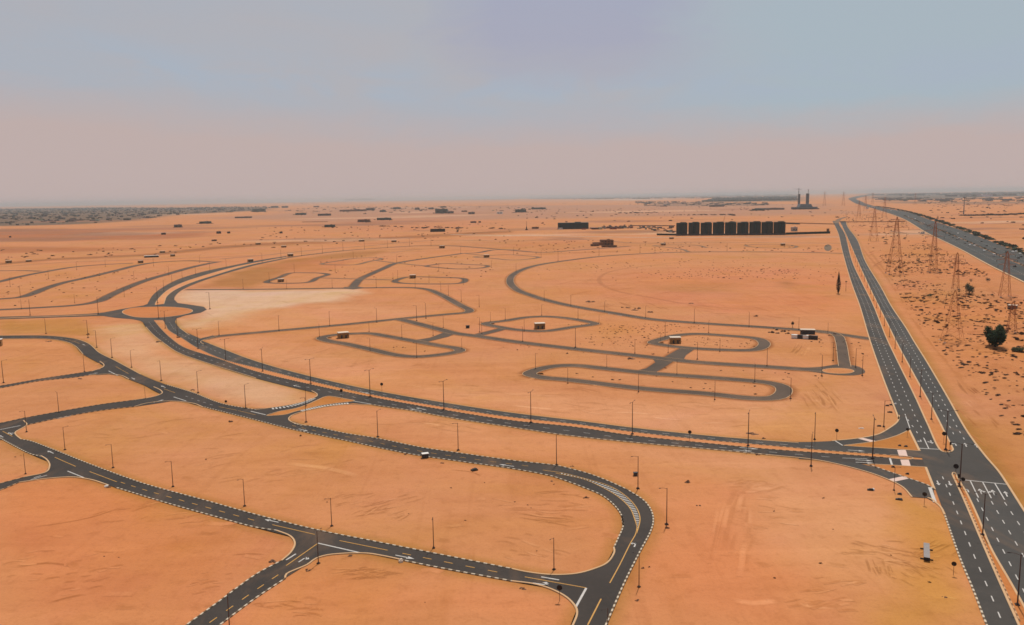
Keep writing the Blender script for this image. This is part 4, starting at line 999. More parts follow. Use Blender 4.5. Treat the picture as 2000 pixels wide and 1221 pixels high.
# ------------------------------------------------------------------ pylons
def pylon(px, py, ytop, basepx, lab, arms=3, thick=1.0, alpha=1.0):
    x, y = G(px, py); H = hgt(px, py, ytop); B = basepx * mpp(px, py) * .42
    t = empty('power_pylon', (x, y, relief1(x, y)), face(px, py) + .25)
    b = MB(); lv = [0, .22, .40, .54, .66, .76, .84, .91, 1.0]
    wd = lambda f: B * (1 - f) ** 1.15 + .9 * (.35 + f * .65) if f < .99 else .25
    r = .16 * thick * max(1, H / 50)
    cr = lambda f: [(sx * wd(f), sy * wd(f), f * H) for sx, sy in ((-1, -1), (1, -1), (1, 1), (-1, 1))]
    for f0, f1 in zip(lv[:-1], lv[1:]):
        a, c = cr(f0), cr(f1)
        for i in range(4):
            j = (i + 1) % 4
            b.bar(a[i], c[i], r, r * .85, 4); b.bar(a[i], c[j], r * .55, n=4); b.bar(a[j], c[i], r * .55, n=4); b.bar(c[i], c[j], r * .5, n=4)
    b.build('lattice_tower', RUST, t)
    for k in range(4):
        p = cr(0)[k]; MB().box(p[0], p[1], -.4, 1.4, 1.4, .8).build('footing', CONC, t)
    for k, f in enumerate((.70, .81, .92)[:arms]):
        w_ = H * (.17, .20, .15)[k]; zz = f * H
        for s in (-1, 1):
            m = MB()
            for sy in (-1, 1):
                m.bar((s * wd(f), sy * wd(f), zz), (s * w_, 0, zz + .3), r * .7, r * .5, 4); m.bar((s * wd(f), sy * wd(f), zz + H * .035), (s * w_, 0, zz + .3), r * .6, r * .5, 4)
            for q in (.35, .65): m.bar((s * w_ * q, 0, zz + .2), (s * w_ * q, 0, zz + H * .03 * (1 - q)), r * .5, n=4)
            xa = m.build('cross_arm', RUST, t)
            ins = MB(); ins.bar((s * w_, 0, zz), (s * w_, 0, zz - H * .05), .16 * thick, n=6)
            for q in range(4): ins.lathe([(.12, zz - H * .05 * (q + .6) / 4), (.3, zz - H * .05 * (q + .5) / 4), (.12, zz - H * .05 * (q + .4) / 4)], s * w_, 0, 8)
            ins.build('insulator', DGREY, xa)
    return tag(t, lab, 'pylon', 'lattice pylons in the desert strip')
pylon(1747,535,424,30,'tallest rust brown lattice pylon, left in the desert strip')
pylon(1706,471,406,17,'smaller rust brown pylon near the far highway median end')
pylon(1822,531,432,16,'slim rust pylon between tallest pylon and the old highway')
pylon(1866,566,494,12,'short rust pylon above the fork of sandy tracks')
pylon(1962,583,494,20,'rust pylon close to the old highway at the right edge')
pylon(1860,667,566,40,'wide-legged pale rust pylon left of the big green tree', thick=.65)
pylon(1975,652,590,18,'rust pylon behind the big green tree at right edge', thick=.9)
pylon(1677,428,392,9,'distant thin pylon where the highways converge')
pylon(1727,425,385,9,'distant thin pylon left of the old highway bend')
pylon(1610,402,374,6,'very distant pylon right of the construction towers')
pylon(1647,402,374,6,'very distant pylon left of the old highway curve')
pylon(1690,412,381,7,'distant pylon just below the old highway bend')
pylon(1704,399,376,5,'far faint pylon beyond the old highway bend')
pylon(1787,400,377,5,'far faint pylon right of the old highway in haze')
t = empty('mast', at(1882, 418.5)); hm_ = hgt(1882, 418.5, 387)
MB().lathe([(2.2, 0), (1.6, hm_ * .5), (1.2, hm_)], n=8).build('mast_column', BLUEG, t); MB().lathe([(1.5, hm_), (7, hm_ + 2), (7, hm_ + 4), (1.5, hm_ + 5)], n=12).build('mast_head', BLUEG, t)
tag(t, 'tall grey mast with flared head beyond the old highway', 'mast')

# ------------------------------------------------------------------ teal apartment row
XB = [1321.2, 1345, 1368.9, 1392.8, 1416.6, 1440.4, 1464.4, 1488.2, 1512.1]
def rowy(x): return 460.3 - (x - 1321) * .0075
r0, r1 = np.array(G(1321, rowy(1321))), np.array(G(1533, rowy(1533))); rowdir = math.atan2(*(r1 - r0)[::-1])
PPM = np.linalg.norm(r1 - r0) / 212
def make_block():
    W, D, H = 22.1 * PPM, 6.5, hgt(1420, 459.6, 435.2); t = empty('apartment_block', (0, 0, 0))
    b = MB(); b.box(0, D / 2, -.5, W, D, H + .5); b.box(-W * .28, -1.0, 0, W * .30, 2.0, H * .97); b.box(W * .28, -1.0, 0, W * .30, 2.0, H * .97)
    b.build('wall', TEAL, t)
    r = MB(); r.box(0, D / 2, H, W * .96, D * .95, .9); r.box(W * .12, D / 2, H + .9, W * .62, D * .6, 1.7, 0, top=(.8, .9)); r.build('roof', TEAL2, t)
    for f in range(9):
        for x in (-.36, -.20, .20, .36):
            MB().box(x * W, -2.04, 3.6 + f * (H - 5) / 9, W * .09, .1, 1.7).build('window', GLASS, t)
        MB().box(W * .1, -.35, 2.6 + f * (H - 5) / 9, W * .24, .7, .5).build('balcony', TEAL2, t)
    MB().box(0, -2.3, 0, W * 1.08, .5, 4.2).build('hoarding', DGREY, t)
    return t
blk = make_block(); bpy.context.view_layer.update(); bt_ = tree_of(blk)
for i, x in enumerate(XB):
    o = blk if i == 0 else copy_tree(blk, bt_)
    px, py = x + 10.4, rowy(x + 10.4); X, Y = G(px, py); o.location = (X, Y, 0); o.rotation_euler = (0, 0, rowdir)
    o.scale = (1, 1, 1 + .015 * math.sin(i * 2.3))
    lab = {0: 'dark teal apartment block at the left end of the row', 8: 'dark teal apartment block at the right end of the row'}.get(i, f'{ORD[i]} dark teal apartment block from the left end of the row')
    tag(o, lab, 'apartment block', 'row of dark teal apartment blocks')

def building(name, px, py, wpx, hpx, lab, wall, roof, cat='building', dep=.6, turn=0.0, extra=(), rows=1, cols=4, group=None, win=GLASS):
    s = mpp(px, py); W, Hh = wpx * s, max(2.5, hpx * s); D = W * dep
    t = empty(name, at(px, py), face(px, py) + turn)
    b = MB(); b.box(0, D / 2, -.5, W, D, Hh + .5)
    for ex, ew, eh, ed in extra: b.box(ex * W, -.12 * D, -.5, ew * W, ed * D, eh * Hh + .5)
    b.build('wall', wall, t)
    r = MB(); r.box(0, D / 2, Hh, W * .97, D * .97, .35); r.box(W * .15, D / 2, Hh + .35, W * .2, D * .3, max(.6, Hh * .12)); r.build('roof', roof, t)
    for q in range(rows):
        for k in range(cols):
            MB().box(-W / 2 + (k + .5) * W / cols, -.04, Hh * (.35 + q) / (rows + .2), W / cols * .45, .09, Hh / (rows + .2) * .4).build('window', win, t)
    MB().box(W * .06, -.05, 0, min(2.2, W * .12), .11, min(2.6, Hh * .5)).build('door', DGREY, t)
    return tag(t, lab, cat, group)
building('warehouse', 1119.5, 447.5, 60, 12, 'long dark green warehouse on the far sand, centre', TEAL, TEAL2, 'warehouse', .35, 0, rows=2, cols=9)
building('villa', 1186, 479, 25, 10, 'square brown unfinished villa with a low wing', BROWNW, BROWNW, 'villa', .8, .12, rows=2, cols=4, extra=((-.75, .8, .62, .5),))
building('annex', 1162, 481, 16, 4, 'low brown annex wall left of the unfinished villa', BROWNW, BROWNW, 'annex', .5, .1, cols=3)
building('compound_wall', 1190, 483, 30, 3.4, 'low brown compound wall in front of the unfinished villa', BROWNW, BROWNW, 'wall', .12, .1, cols=3)
building('dark_shed', 855, 453, 29, 5.5, 'dark low shed in front of trees on the far field', BLACKM, TEAL, 'shed', .3, 0, cols=5)

# long dark hoardings and site stores beside the apartment row
def wall_run(name, a, b_, h, mat, lab, cat='wall', th=.5):
    p, q = np.array(G(*a)), np.array(G(*b_)); L = np.linalg.norm(q - p); m = (p + q) / 2; rz = math.atan2(*(q - p)[::-1])
    w_ = MB(); w_.box(0, 0, -.4, L, th, h + .4); n = max(2, int(L / 12))
    for i in range(n + 1): w_.box(-L / 2 + L * i / n, 0, -.4, .6, th + .5, h + .8)
    o = w_.build(name, mat); o.location = (m[0], m[1], 0); o.rotation_euler = (0, 0, rz); return tag(o, lab, cat)
wall_run('site_hoarding', (1535, 458.6), (1621, 456.2), 5.5, TEAL, 'dark hoarding running right from the teal apartment row', 'hoarding')
wall_run('site_hoarding', (1283, 459.6), (1320, 460), 4.5, TEAL, 'short dark hoarding at the left foot of the apartment row', 'hoarding')
wall_run('site_hoarding', (1535, 437.6), (1562, 438.4), 5.0, DGREY, 'dark hoarding behind the right end of apartment row', 'hoarding')
wall_run('boundary_wall', (1563, 436.5), (1630, 438.5), 2.4, BROWNW, 'thin brown wall running behind the row towards the highway')
wall_run('boundary_wall', (1232, 441.5), (1318, 441.8), 2.6, DGREY, 'thin dark wall left of the apartment row')
wall_run('boundary_wall', (590, 434), (640, 433.6), 2.0, BROWNW, 'thin brown wall among the distant left farms')
wall_run('boundary_wall', (1640, 434.2), (1768, 433.6), 2.2, BROWNW, 'long thin brown wall crossing between the two highways')
building('ramp_building', 1553, 452, 10, 8, 'pale slanting site store right of the apartment row', CONC, CONC, 'store', .8, .5, cols=2)
building('kiosk', 1617, 452, 5, 5, 'small brown kiosk right of the apartment row hoarding', BROWNW, BROWNW, 'kiosk', .8, 0, cols=1)

# construction towers with cranes
X, Y = G(1573, 408.3); cs = mpp(1573, 408.3)
def tower(px, w, ytop, lab):
    t = empty('construction_tower', at(px, 407.6), 0); Hh = hgt(px, 407.6, ytop); W = w * cs
    MB().box(0, 0, 0, W, W, Hh).build('concrete_core', BLUEG, t)
    for k in range(int(Hh / 9)): MB().box(0, 0, 6 + k * 9, W * 1.25, W * 1.25, .8).build('floor_slab', BLUEG, t)
    return tag(t, lab, 'tower')
tower(1560, 3.4, 379, 'slim grey tower core under construction, left of two'); tower(1576.5, 4.6, 378, 'thicker grey tower core under construction, right of two')
pt = empty('construction_podium', at(1573, 409), 0); b = MB(); b.box(0, 20, 0, 44 * cs, 60, 5 / .63 * .9 * 2); b.build('podium_floor', BLUEG, pt)
MB().box(1 * cs, 24, 14, 26 * cs, 50, 18, 0, top=(.75, .9)).build('upper_floor', BLUEG, pt); MB().box(0, -11, 0, 50 * cs, 2, 6).build('hoarding', BLACKM, pt)
tag(pt, 'wide stepped blue-grey podium at the foot of the tower cores', 'podium')
def crane(px, ytop, jib, lab):
    t = empty('tower_crane', at(px, 407.4), jib); Hh = min(hgt(px, 407.4, ytop), 158); b = MB()
    for sx in (-1, 1):
        for sy in (-1, 1): b.bar((sx * 1.3, sy * 1.3, 0), (sx * 1.3, sy * 1.3, Hh), .8, n=4)
    for k in range(int(Hh / 6)):
        b.bar((-1.3, -1.3, k * 6), (1.3, -1.3, k * 6 + 6), .3, n=4); b.bar((1.3, 1.3, k * 6), (-1.3, 1.3, k * 6 + 6), .3, n=4)
    b.build('mast', DGREY, t); j = MB(); j.bar((-14, 0, Hh - 8), (34, 0, Hh - 6), .8, .4, 4); j.bar((0, 0, Hh), (26, 0, Hh - 6), .3, n=4); j.bar((0, 0, Hh), (-12, 0, Hh - 8), .3, n=4); j.build('jib', DGREY, t)
    MB().box(-13, 0, Hh - 11, 4, 2, 3).build('counterweight', CONC, t); MB().box(1.5, -2, Hh - 12, 2.5, 2, 2.5).build('cab', WHITEP, t); return tag(t, lab, 'crane')
crane(1559, 367.6, 2.9, 'left tower crane standing over the slim tower core'); crane(1577.5, 369.5, 1.2, 'right tower crane standing over the thicker tower core')
t = empty('drilling_mast', at(1028.5, 449.5)); hq = hgt(1028.5, 449.5, 432)
MB().lathe([(2.4, 0), (1.6, hq * .3), (.5, hq * .45), (.35, hq)], n=6).build('mast_column', DARKC, t); MB().box(0, 0, 0, 9, 5, 2.4).build('base', DARKC, t); tag(t, 'thin dark mast with a wide base left of the green warehouse', 'mast')
t = empty('mobile_crane', at(1412, 437.5), .2); b = MB(); b.bar((0, 0, 2), (9, 0, 34), .7, .35, 5); b.build('boom', RUST, t); MB().box(0, 0, 0, 10, 4, 3).build('carrier', DARKC, t); tag(t, 'thin rust crane boom leaning right behind the apartment row', 'crane')
# ================================================================== vegetation
def make_leaf():
    m, nt, bs = new_mat('dry_foliage')
    n = noise_n(nt, obj_co(nt), .9, 4, .6)
    c = mixc(nt, attr_col(nt), (.55, .6, .5), ramp(nt, n, [(.4, 0.0), (.7, .8)]), 'MULTIPLY')
    nt.links.new(c, bs.inputs['Base Color']); bs.inputs['Roughness'].default_value = .8; return m
LEAF = make_leaf()
def leaves(b, rnd, c, rad, n, size, col):
    """leaf sprays scattered through an ellipsoid, denser towards its outside"""
    for _ in range(n):
        v = Vector((rnd.gauss(0, 1), rnd.gauss(0, 1), rnd.gauss(0, 1))).normalized() * rnd.random() ** .45
        p = Vector((c[0] + v.x * rad[0], c[1] + v.y * rad[1], c[2] + v.z * rad[2]))
        if p.z < .02: p.z = .05 + rnd.random() * .2
        q = Vector((rnd.gauss(0, 1), rnd.gauss(0, 1), rnd.gauss(0, 1))).normalized(); w = q.orthogonal().normalized() ; s = size * rnd.uniform(.6, 1.4)
        k = rnd.uniform(.6, 1.5); cc_ = tuple(x * k for x in col)
        b.add([p - q * s, p + w * s * .45, p + q * s, p - w * s * .45], [(0, 1, 2, 3)], 0, cc_)
def tree(px, py, wpx, hpx, lab, col=(.035, .055, .018), name='bushy_tree', n=900, clumps=9, cat='tree', group=None, seed=1, trunk=True):
    rnd = random.Random(seed + int(px)); s = mpp(px, py); W, Hh = wpx * s / 2, hpx * s
    t = empty(name, at(px, py)); b = MB()
    for k in range(clumps):
        a = k * 2.4 + rnd.random(); r = W * (.15 + .55 * math.sqrt((k + .5) / clumps)) * rnd.uniform(.8, 1.1); zc = Hh * rnd.uniform(.32, .72)
        cr = W * rnd.uniform(.27, .44)
        leaves(b, rnd, (math.cos(a) * r * .95, math.sin(a) * r * .95, zc), (cr, cr, Hh * .24), n // clumps, W * .085, col)
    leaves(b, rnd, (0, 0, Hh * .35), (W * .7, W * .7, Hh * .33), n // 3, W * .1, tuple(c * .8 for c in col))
    b.build('crown', LEAF, t, col=True)
    if trunk:
        k = MB(); k.bar((0, 0, -.3), (.05 * W, 0, Hh * .35), W * .09, W * .06, 8)
        for q in range(6):
            a = q * 1.05; k.bar((.05 * W, 0, Hh * .3), (math.cos(a) * W * .5, math.sin(a) * W * .5, Hh * rnd.uniform(.5, .72)), W * .045, W * .015, 6)
        k.build('trunk', BARK, t)
    return tag(t, lab, cat, group)
tree(1943,680,48,48,'big dense dark green tree in the desert strip', n=3400, clumps=15, col=(.018, .042, .012))
tree(1987,686,30,14,'low spreading green shrub right of the big tree', n=900, name='desert_shrub', cat='shrub', trunk=False, col=(.05, .06, .022))
tree(1893,574,24,24,'grey green thorny tree below the old highway', n=900, col=(.06, .06, .032))
tree(1896,552,10,9,'small bare tree top behind the grey green thorny tree', n=200, col=(.07, .05, .03))
tree(1815,583,14,9,'low dark green shrub left of the short pylon', n=400, name='desert_shrub', cat='shrub', trunk=False)
tree(1929,552,12,9,'dark round shrub left of the pylon near the old highway', n=400, name='desert_shrub', cat='shrub', trunk=False, col=(.02, .022, .02))
tree(1858,525,11,7,'dark round shrub between the slim and short pylons', n=300, name='desert_shrub', cat='shrub', trunk=False, col=(.04, .035, .02))
tree(1793,513,10,12,'black green bush right of the tallest pylon', n=400, name='desert_shrub', cat='shrub', trunk=False, col=(.025, .03, .015))
tree(1767,468,9,6,'dark small bush above the tallest pylon shoulder', n=240, name='desert_shrub', cat='shrub', trunk=False, col=(.03, .02, .015))
tree(1735,446,8,7,'dark rust bush beside the distant wall between highways', n=240, name='desert_shrub', cat='shrub', trunk=False, col=(.06, .025, .012))
tree(1896,664,8,8,'small green bush left of the big dark green tree', n=240, name='desert_shrub', cat='shrub', trunk=False)
tree(1942,763,9,6,'dark maroon bush on the near desert strip', n=240, name='desert_shrub', cat='shrub', trunk=False, col=(.04, .02, .015))
tree(1921,731,9,4,'flat black bush on the near desert strip', n=200, name='desert_shrub', cat='shrub', trunk=False, col=(.03, .018, .015))
tree(742,465,5,8,'lone dark tree standing on the far pale field', n=240, col=(.03, .028, .015))
tree(894,454,8,8,'round dark tree right of the dark far shed', n=300, col=(.03, .03, .015))
tree(1638,443,4,6,'tiny dark bush at the far end of highway', n=120, name='desert_shrub', cat='shrub', trunk=False, col=(.03, .015, .015))
# the slender brown conical tree beside the highway
t = empty('conical_tree', at(1637, 573.5)); hc = hgt(1637, 573.5, 532); b = MB(); rnd = random.Random(5)
for k in range(26):
    f = k / 25; rr = 2.5 * (math.sin(min(1, (f + .04) / .42) * math.pi / 2) if f < .42 else (1 - f) / .58) + .08
    leaves(b, rnd, (0, 0, .8 + f * (hc - 1)), (rr, rr, hc * .04), 90, .42, (.045, .028, .016))
b.build('crown', LEAF, t, col=True); MB().bar((0, 0, -.2), (0, 0, hc * .8), .3, .06, 7).build('trunk', BARK, t); tag(t, 'slender dark brown conical tree standing alone beside the highway', 'tree')
t = empty('slender_palm', at(1652, 568.5)); hp = hgt(1652, 568.5, 550); b = MB(); rnd = random.Random(6)
leaves(b, rnd, (0, 0, hp), (1.0, 1.0, .7), 90, .35, (.06, .04, .02)); b.build('crown', LEAF, t, col=True); MB().bar((0, 0, -.2), (0, 0, hp), .2, .12, 6).build('trunk', BARK, t); tag(t, 'thin bare stemmed palm right of the conical brown tree', 'tree')
t = empty('round_topped_tree', at(1548, 640)); hp = hgt(1548, 640, 628); b = MB(); leaves(b, rnd, (0, 0, hp * .7), (1.1, 1.1, 1.4), 200, .35, (.02, .016, .014)); b.build('crown', LEAF, t, col=True); MB().bar((0, 0, -.2), (0, 0, hp * .7), .16, .1, 6).build('trunk', BARK, t); tag(t, 'small black round-topped tree beside the street at site office', 'tree')

# low scrub: single tufts near, one carpet far away
def scrub_proto(seed, r):
    rnd = random.Random(seed); b = MB()
    for k in range(3):
        a = rnd.uniform(0, 6.28); leaves(b, rnd, (math.cos(a) * r * .5, math.sin(a) * r * .35, r * .22), (r * .7, r * .5, r * .38), 60, r * .28, (.052, .022, .012))
    return b
SCR = [scrub_proto(40 + k, 1.0) for k in range(5)]
SCM = None
rnd = random.Random(11)
NPR = np.random.RandomState(5)
def rand_in(poly, n, rnd):
    lo, hi = poly.min(0), poly.max(0); out = []
    while len(out) < n:
        P = lo + NPR.rand(4000, 2) * (hi - lo)
        ok = np.zeros(4000, bool)
        for i in range(len(poly)):
            p, q = poly[i], poly[(i + 1) % len(poly)]
            c = (p[1] > P[:, 1]) != (q[1] > P[:, 1])
            ok ^= c & (P[:, 0] < p[0] + (P[:, 1] - p[1]) * (q[0] - p[0]) / ((q[1] - p[1]) or 1e-9))
        out += [tuple(p) for p in P[ok]]
    return out[:n]
desert = gp([(1712,490),(1800,476),(1826,480),(1925,533),(2010,574),(2060,620),(2060,860),(1990,850),(1930,800),(1905,745),(1840,690),(1800,640),(1760,580)])
pts = []
for x, y in rand_in(desert, 4200, rnd):
    if mnoise.noise((x * .012, y * .012, 3.3)) + rnd.uniform(-.35, .35) > (-.42 if y < 560 else .02): pts.append((x, y))
pts.sort(key=lambda p: p[0] ** 2 + p[1] ** 2)
near, rest = pts[:270], pts[270:]
first = None
for k, (x, y) in enumerate(near):
    if k < 5: o = SCR[k].build('scrub_tuft', LEAF, None, col=True); first = (first or []) + [o]
    else: o = first[k % 5].copy(); COL.objects.link(o)
    s = rnd.choice((.5, .6, .7, .85, 1.0, 1.4)); o.location = (x, y, relief1(x, y)); o.scale = (s * rnd.uniform(1, 1.7), s, s * .75); o.rotation_euler = (0, 0, rnd.uniform(-.5, .5))
    tag(o, 'small dark maroon scrub tuft on the near desert strip', 'scrub tuft', 'scrub tufts on the desert strip')
SUBS = {}
for st in (2, 3):
    for k in range(5):
        keep = SCR[k].f[::st]; idx = sorted({i for f in keep for i in f}); m_ = {i: j for j, i in enumerate(idx)}
        SUBS[st, k] = (np.array(SCR[k].v)[idx], np.array([[m_[i] for i in f] for f in keep]), np.array(SCR[k].c)[idx])
def scrub_mass(name, places, kind='stuff', tint=(1, 1, 1)):
    V, Fc, Cc = [], [], []; n0 = 0
    for k, (x, y, s, dark) in enumerate(places):
        bv, bf, bc = SUBS[3 if s < 1.2 else 2, k % 5]; a = rnd.uniform(0, 6.28); ca, sa = math.cos(a), math.sin(a); v = bv * s
        V.append(np.column_stack([x + v[:, 0] * ca * 1.4 - v[:, 1] * sa, y + v[:, 0] * sa * 1.4 + v[:, 1] * ca, relief1(x, y) + v[:, 2] * .85]))
        Fc.append(bf + n0); n0 += len(bv); Cc.append(bc * dark * np.array(tint))
    V, Fc, Cc = np.concatenate(V), np.concatenate(Fc), np.concatenate(Cc)
    return tag(mesh_obj(name, V.tolist(), Fc.tolist(), LEAF, col=Cc), kind=kind)
places = [(x, y, rnd.choice((.5, .7, .9, 1.2, 1.6)), rnd.uniform(.8, 1.5)) for x, y in rest]
for poly, n, smin, smax in (([(1105,634),(1330,632),(1400,640),(1270,655),(1262,688),(1130,674),(1175,636)], 190, .2, .5), ([(1050,525),(1250,505),(1500,503),(1640,505),(1640,560),(1450,545),(1250,545),(1040,560)], 330, .3, .75),
        ([(1245,528),(1560,524),(1560,546),(1260,545)], 120, .4, .8), ([(1300,662),(1362,657),(1475,664),(1478,680),(1350,677)], 60, .2, .4), ([(1300,733),(1500,750),(1520,766),(1500,774),(1240,752),(1120,730)], 70, .3, .6), ([(1290,712),(1500,722),(1640,738),(1540,744),(1300,728)], 40, .25, .5),
        ([(620,500),(900,500),(970,525),(930,545),(640,545)], 90, .5, 1.0), ([(500,445),(1000,435),(1000,475),(500,485)], 170, 1, 2.4), ([(0,485),(330,480),(500,470),(500,480),(330,497),(0,510)], 70, 1, 2.4),
        ([(0,540),(340,520),(240,590),(0,600)], 110, .35, .9), ([(1800,392),(2100,398),(2200,470),(2000,475),(1830,425)], 260, 2, 5), ([(1640,410),(1760,430),(1830,475),(1700,490),(1668,455)], 260, .7, 2.2),
        ([(1000,470),(1160,470),(1500,476),(1640,478),(1640,492),(1200,494),(1010,500)], 170, .6, 1.3), ([(1020,410),(1640,405),(1640,432),(1000,440)], 150, 2, 5), ([(690,668),(860,680),(860,694),(740,683)], 22, .3, .6), ([(900,660),(1000,668),(1250,695),(1250,712),(1000,684)], 26, .25, .5),
        ([(0,860),(1200,905),(1200,1110),(600,1020),(0,900)], 16, .15, .35), ([(1300,900),(1700,925),(1850,1100),(1900,1221),(1300,1221)], 14, .15, .35), ([(1500,640),(1690,670),(1710,720),(1660,705),(1560,670)], 30, .3, .6),
        ([(2000,600),(2150,660),(2150,900),(2000,860)], 90, .5, 1.2)):
    P = gp(poly)
    for x, y in rand_in(P, n, rnd):
        if mnoise.noise((x * .006, y * .006, 8.1)) + rnd.uniform(-.5, .5) > -.25: places.append((x, y, rnd.uniform(smin, smax) * 1.5, rnd.uniform(.8, 1.5)))
scrub_mass('scrub_ground_cover', places)
# bigger dark tree dots in far rows
dots = []
for a, b_, n, s0 in (((1205,416),(1285,415.5),34,5), ((1312,420.5),(1436,419.5),46,5), ((800,444),(1000,447),16,5), ((745,442),(830,446),16,4.5), ((570,398),(640,397),26,11), ((1130,413),(1200,412),12,4)):
    for k in range(n):
        f = rnd.random(); x, y = G(a[0] + (b_[0] - a[0]) * f, a[1] + (b_[1] - a[1]) * f + rnd.uniform(-.8, .8)); dots.append((x, y, s0 * rnd.uniform(.6, 1.5), .6))
scrub_mass('far_tree_rows', dots)
# dark hedge of trees on the far verge of the old highway
hedge = []
HE = curve([(1712,403.5),(1730,406),(1772,413.8),(1812,426),(1875,447),(1937,470),(2000,495),(2100,538)], 6)
for k, (x, y) in enumerate(HE):
    gap = mnoise.noise((k * .09, 2.2, 0)) > .28
    for q in range(2):
        if rnd.random() < (.12 if gap else .72): hedge.append((x + rnd.uniform(3, 16), y + rnd.uniform(4, 24), rnd.choice((1.3, 1.9, 2.6, 3.6)) * (1 + 1.0 * min(1, y / 3000)), rnd.uniform(.4, 1.3)))
scrub_mass('roadside_hedge', hedge, tint=(.75, 2.6, 2.6))
scrub_mass('median_shrubs', [(x + rnd.uniform(-2, 2), y + rnd.uniform(-3, 3), rnd.uniform(.7, 1.5) * (1 + y / 2500), rnd.uniform(.5, 1.2)) for x, y in curve([(1765,421),(1812,440.4),(1875,465.2),(1937,492.5),(2000,519.5),(2100,565.5)], 9) if rnd.random() < .6], tint=(.8, 2.2, 2.0))
HE2 = curve([(1893,422),(1920,421.5),(1945,420.5),(1952,421),(2000,418.5),(2100,416)], 14)
scrub_mass('far_hedge', [(x + rnd.uniform(-8, 8), y + rnd.uniform(0, 60), rnd.uniform(6, 9), rnd.uniform(.35, .6)) for x, y in HE2 for _ in (0, 1, 2)])
for px, py, w_, h_, lab in ((1831,430,6,11,'tall green tree on the far verge of the old highway'), (1965,497,9,9,'dark tree on the old highway median near right edge')):
    tree(px, py, w_, h_, lab, n=300, col=(.02, .04, .02))

# ------------------------------------------------------------------ far farms, groves and the town
FARM = [(348,444,16,6,'grey',0),(401,437,24,5,'green',1),(475,426,34,3,'dark',2),(587,420,22,4.5,'green',3),(634,421.5,27,4.5,'dark',4),(644,444,22,5.5,'green',5),(710,434,25,6,'brown',6),(750,430,30,5,'green',7),(536,406,15,4,'green',8),(557,406,13,4,'dark',9),(505,414,26,7,'green',10),
        (618,405,12,3,'brown',11),(690,413,56,4,'brown',12),(723,411,18,5,'dark',13),(748,414,12,4,'green',14),(775,408.5,16,4,'green',15),(815,410,10,5,'grey',16),(842,409,12,4,'grey',17),(862,417,26,10,'green',18),(880,417,14,5,'grey',19),(866,405.5,12,3,'green',20),(907,414,12,3,'brown',21),(921,418.5,14,5,'grey',22),
        (976,418,12,5,'pale',23),(1018,415,22,7,'green',24),(1052,409,30,4,'green',25),(700,391,60,3,'grey',26),(893,447,7,3,'dark',27),(925,435.5,12,3.5,'dark',28),(937,435,5,3,'dark',29),(1140,448.5,9,2.5,'red',30),(1197,448,14,3,'red',31),(1170,448,14,3,'dark',32),(1045,447,14,4,'brown',33),(1095,448,8,3,'pale',34),
        (320,458.5,9,4,'dark',35),(427,456.5,9,5,'dark',36),(447,456,6,4,'dark',37),(419,471,10,3,'dark',38),(549,456,6,4,'dark',39),(20,464,4,3,'dark',40),(1503,410,60,4,'grey',41),(1400,404,30,4,'grey',42),(1480,411.5,22,4,'green',43),(1802,456.5,8,4,'pale',44),(1694,407.5,6,3,'pale',45),(1705,406.5,6,3.5,'pale',46)]
FM = {'grey': make_flat('dusty_grey_render', (.16, .13, .115), .9, .25, .05), 'green': make_flat('dusty_green_render', (.06, .085, .075), .9, .25, .05), 'dark': make_flat('dusty_dark_render', (.085, .065, .06), .9, .25, .05), 'brown': BROWNW, 'pale': WHITEP, 'red': make_flat('red_brown_sheet', (.22, .05, .03), .8, .2, .4)}
names = {'grey': 'grey flat-roofed', 'green': 'green-grey', 'dark': 'dark low', 'brown': 'brown walled', 'pale': 'pale', 'red': 'red-brown'}
cnt = {}
def place_word(px, py):
    band = 'beyond the far field' if py < 425 else 'on the open far field'
    if px < 500: return f'{band} at far left'
    if px < 800: return f'{band} left of centre'
    if px < 1100: return f'{band} near the centre'
    return f'{band} on the right half'
ft = sorted(FARM, key=lambda f: f[0])
for px, py, w_, h_, c, i in ft:
    key = (c, place_word(px, py)); cnt[key] = cnt.get(key, 0) + 1
tot = dict(cnt); cnt = {}
for px, py, w_, h_, c, i in ft:
    key = (c, place_word(px, py)); cnt[key] = cnt.get(key, 0) + 1
    pre = f'{ORD[cnt[key] - 1]} from left of the ' if tot[key] > 1 else 'only '
    lab = pre + names[c] + (' farmsteads ' if tot[key] > 1 else ' farmstead ') + place_word(px, py)
    building('farm_building', px, py, w_ * .92, h_ * .85, lab, FM[c], FM[c] if c != 'pale' else PALE, 'farm', .45, random.uniform(-.25, .25), cols=2, group='scattered farmsteads on the far plain')
    if c == 'green' or h_ > 5: dots = [(x, y, 4.5 * rnd.uniform(.6, 1.4) * (1 + (430 - py) * .02), .6) for x, y in rand_in(gp([(px - w_ * .7, py + .6), (px + w_ * .7, py + .6), (px + w_ * .6, py - .8), (px - w_ * .6, py - .8)]), 14, rnd)]
    else: dots = []
    if dots:
        g = scrub_mass('grove', dots, None, (.9, 2.6, 2.2)); g['kind'] = 'stuff'
def sprawl(name, poly, n, wmin, wmax, hmin, hmax, cols):
    P = rand_in(gp(poly), n, rnd); b = MB()
    for x, y in P:
        w_ = rnd.uniform(wmin, wmax); b.box(x, y, -.5, w_, w_ * rnd.uniform(.5, 1.2), rnd.uniform(hmin, hmax), rnd.uniform(-.4, .4), 0, tuple(v * rnd.uniform(.8, 1.2) for v in rnd.choice(cols)))
        if rnd.random() < .3: b.box(x + w_ * .2, y, 3, w_ * .3, w_ * .3, hmax * .9, 0, 0, (.2, .17, .15))
    return tag(b.build(name, ATTR, col=True), kind='stuff')
TC = [(.05, .045, .04), (.07, .06, .05), (.04, .05, .045), (.10, .08, .07), (.06, .07, .06), (.35, .28, .23), (.14, .11, .09)]
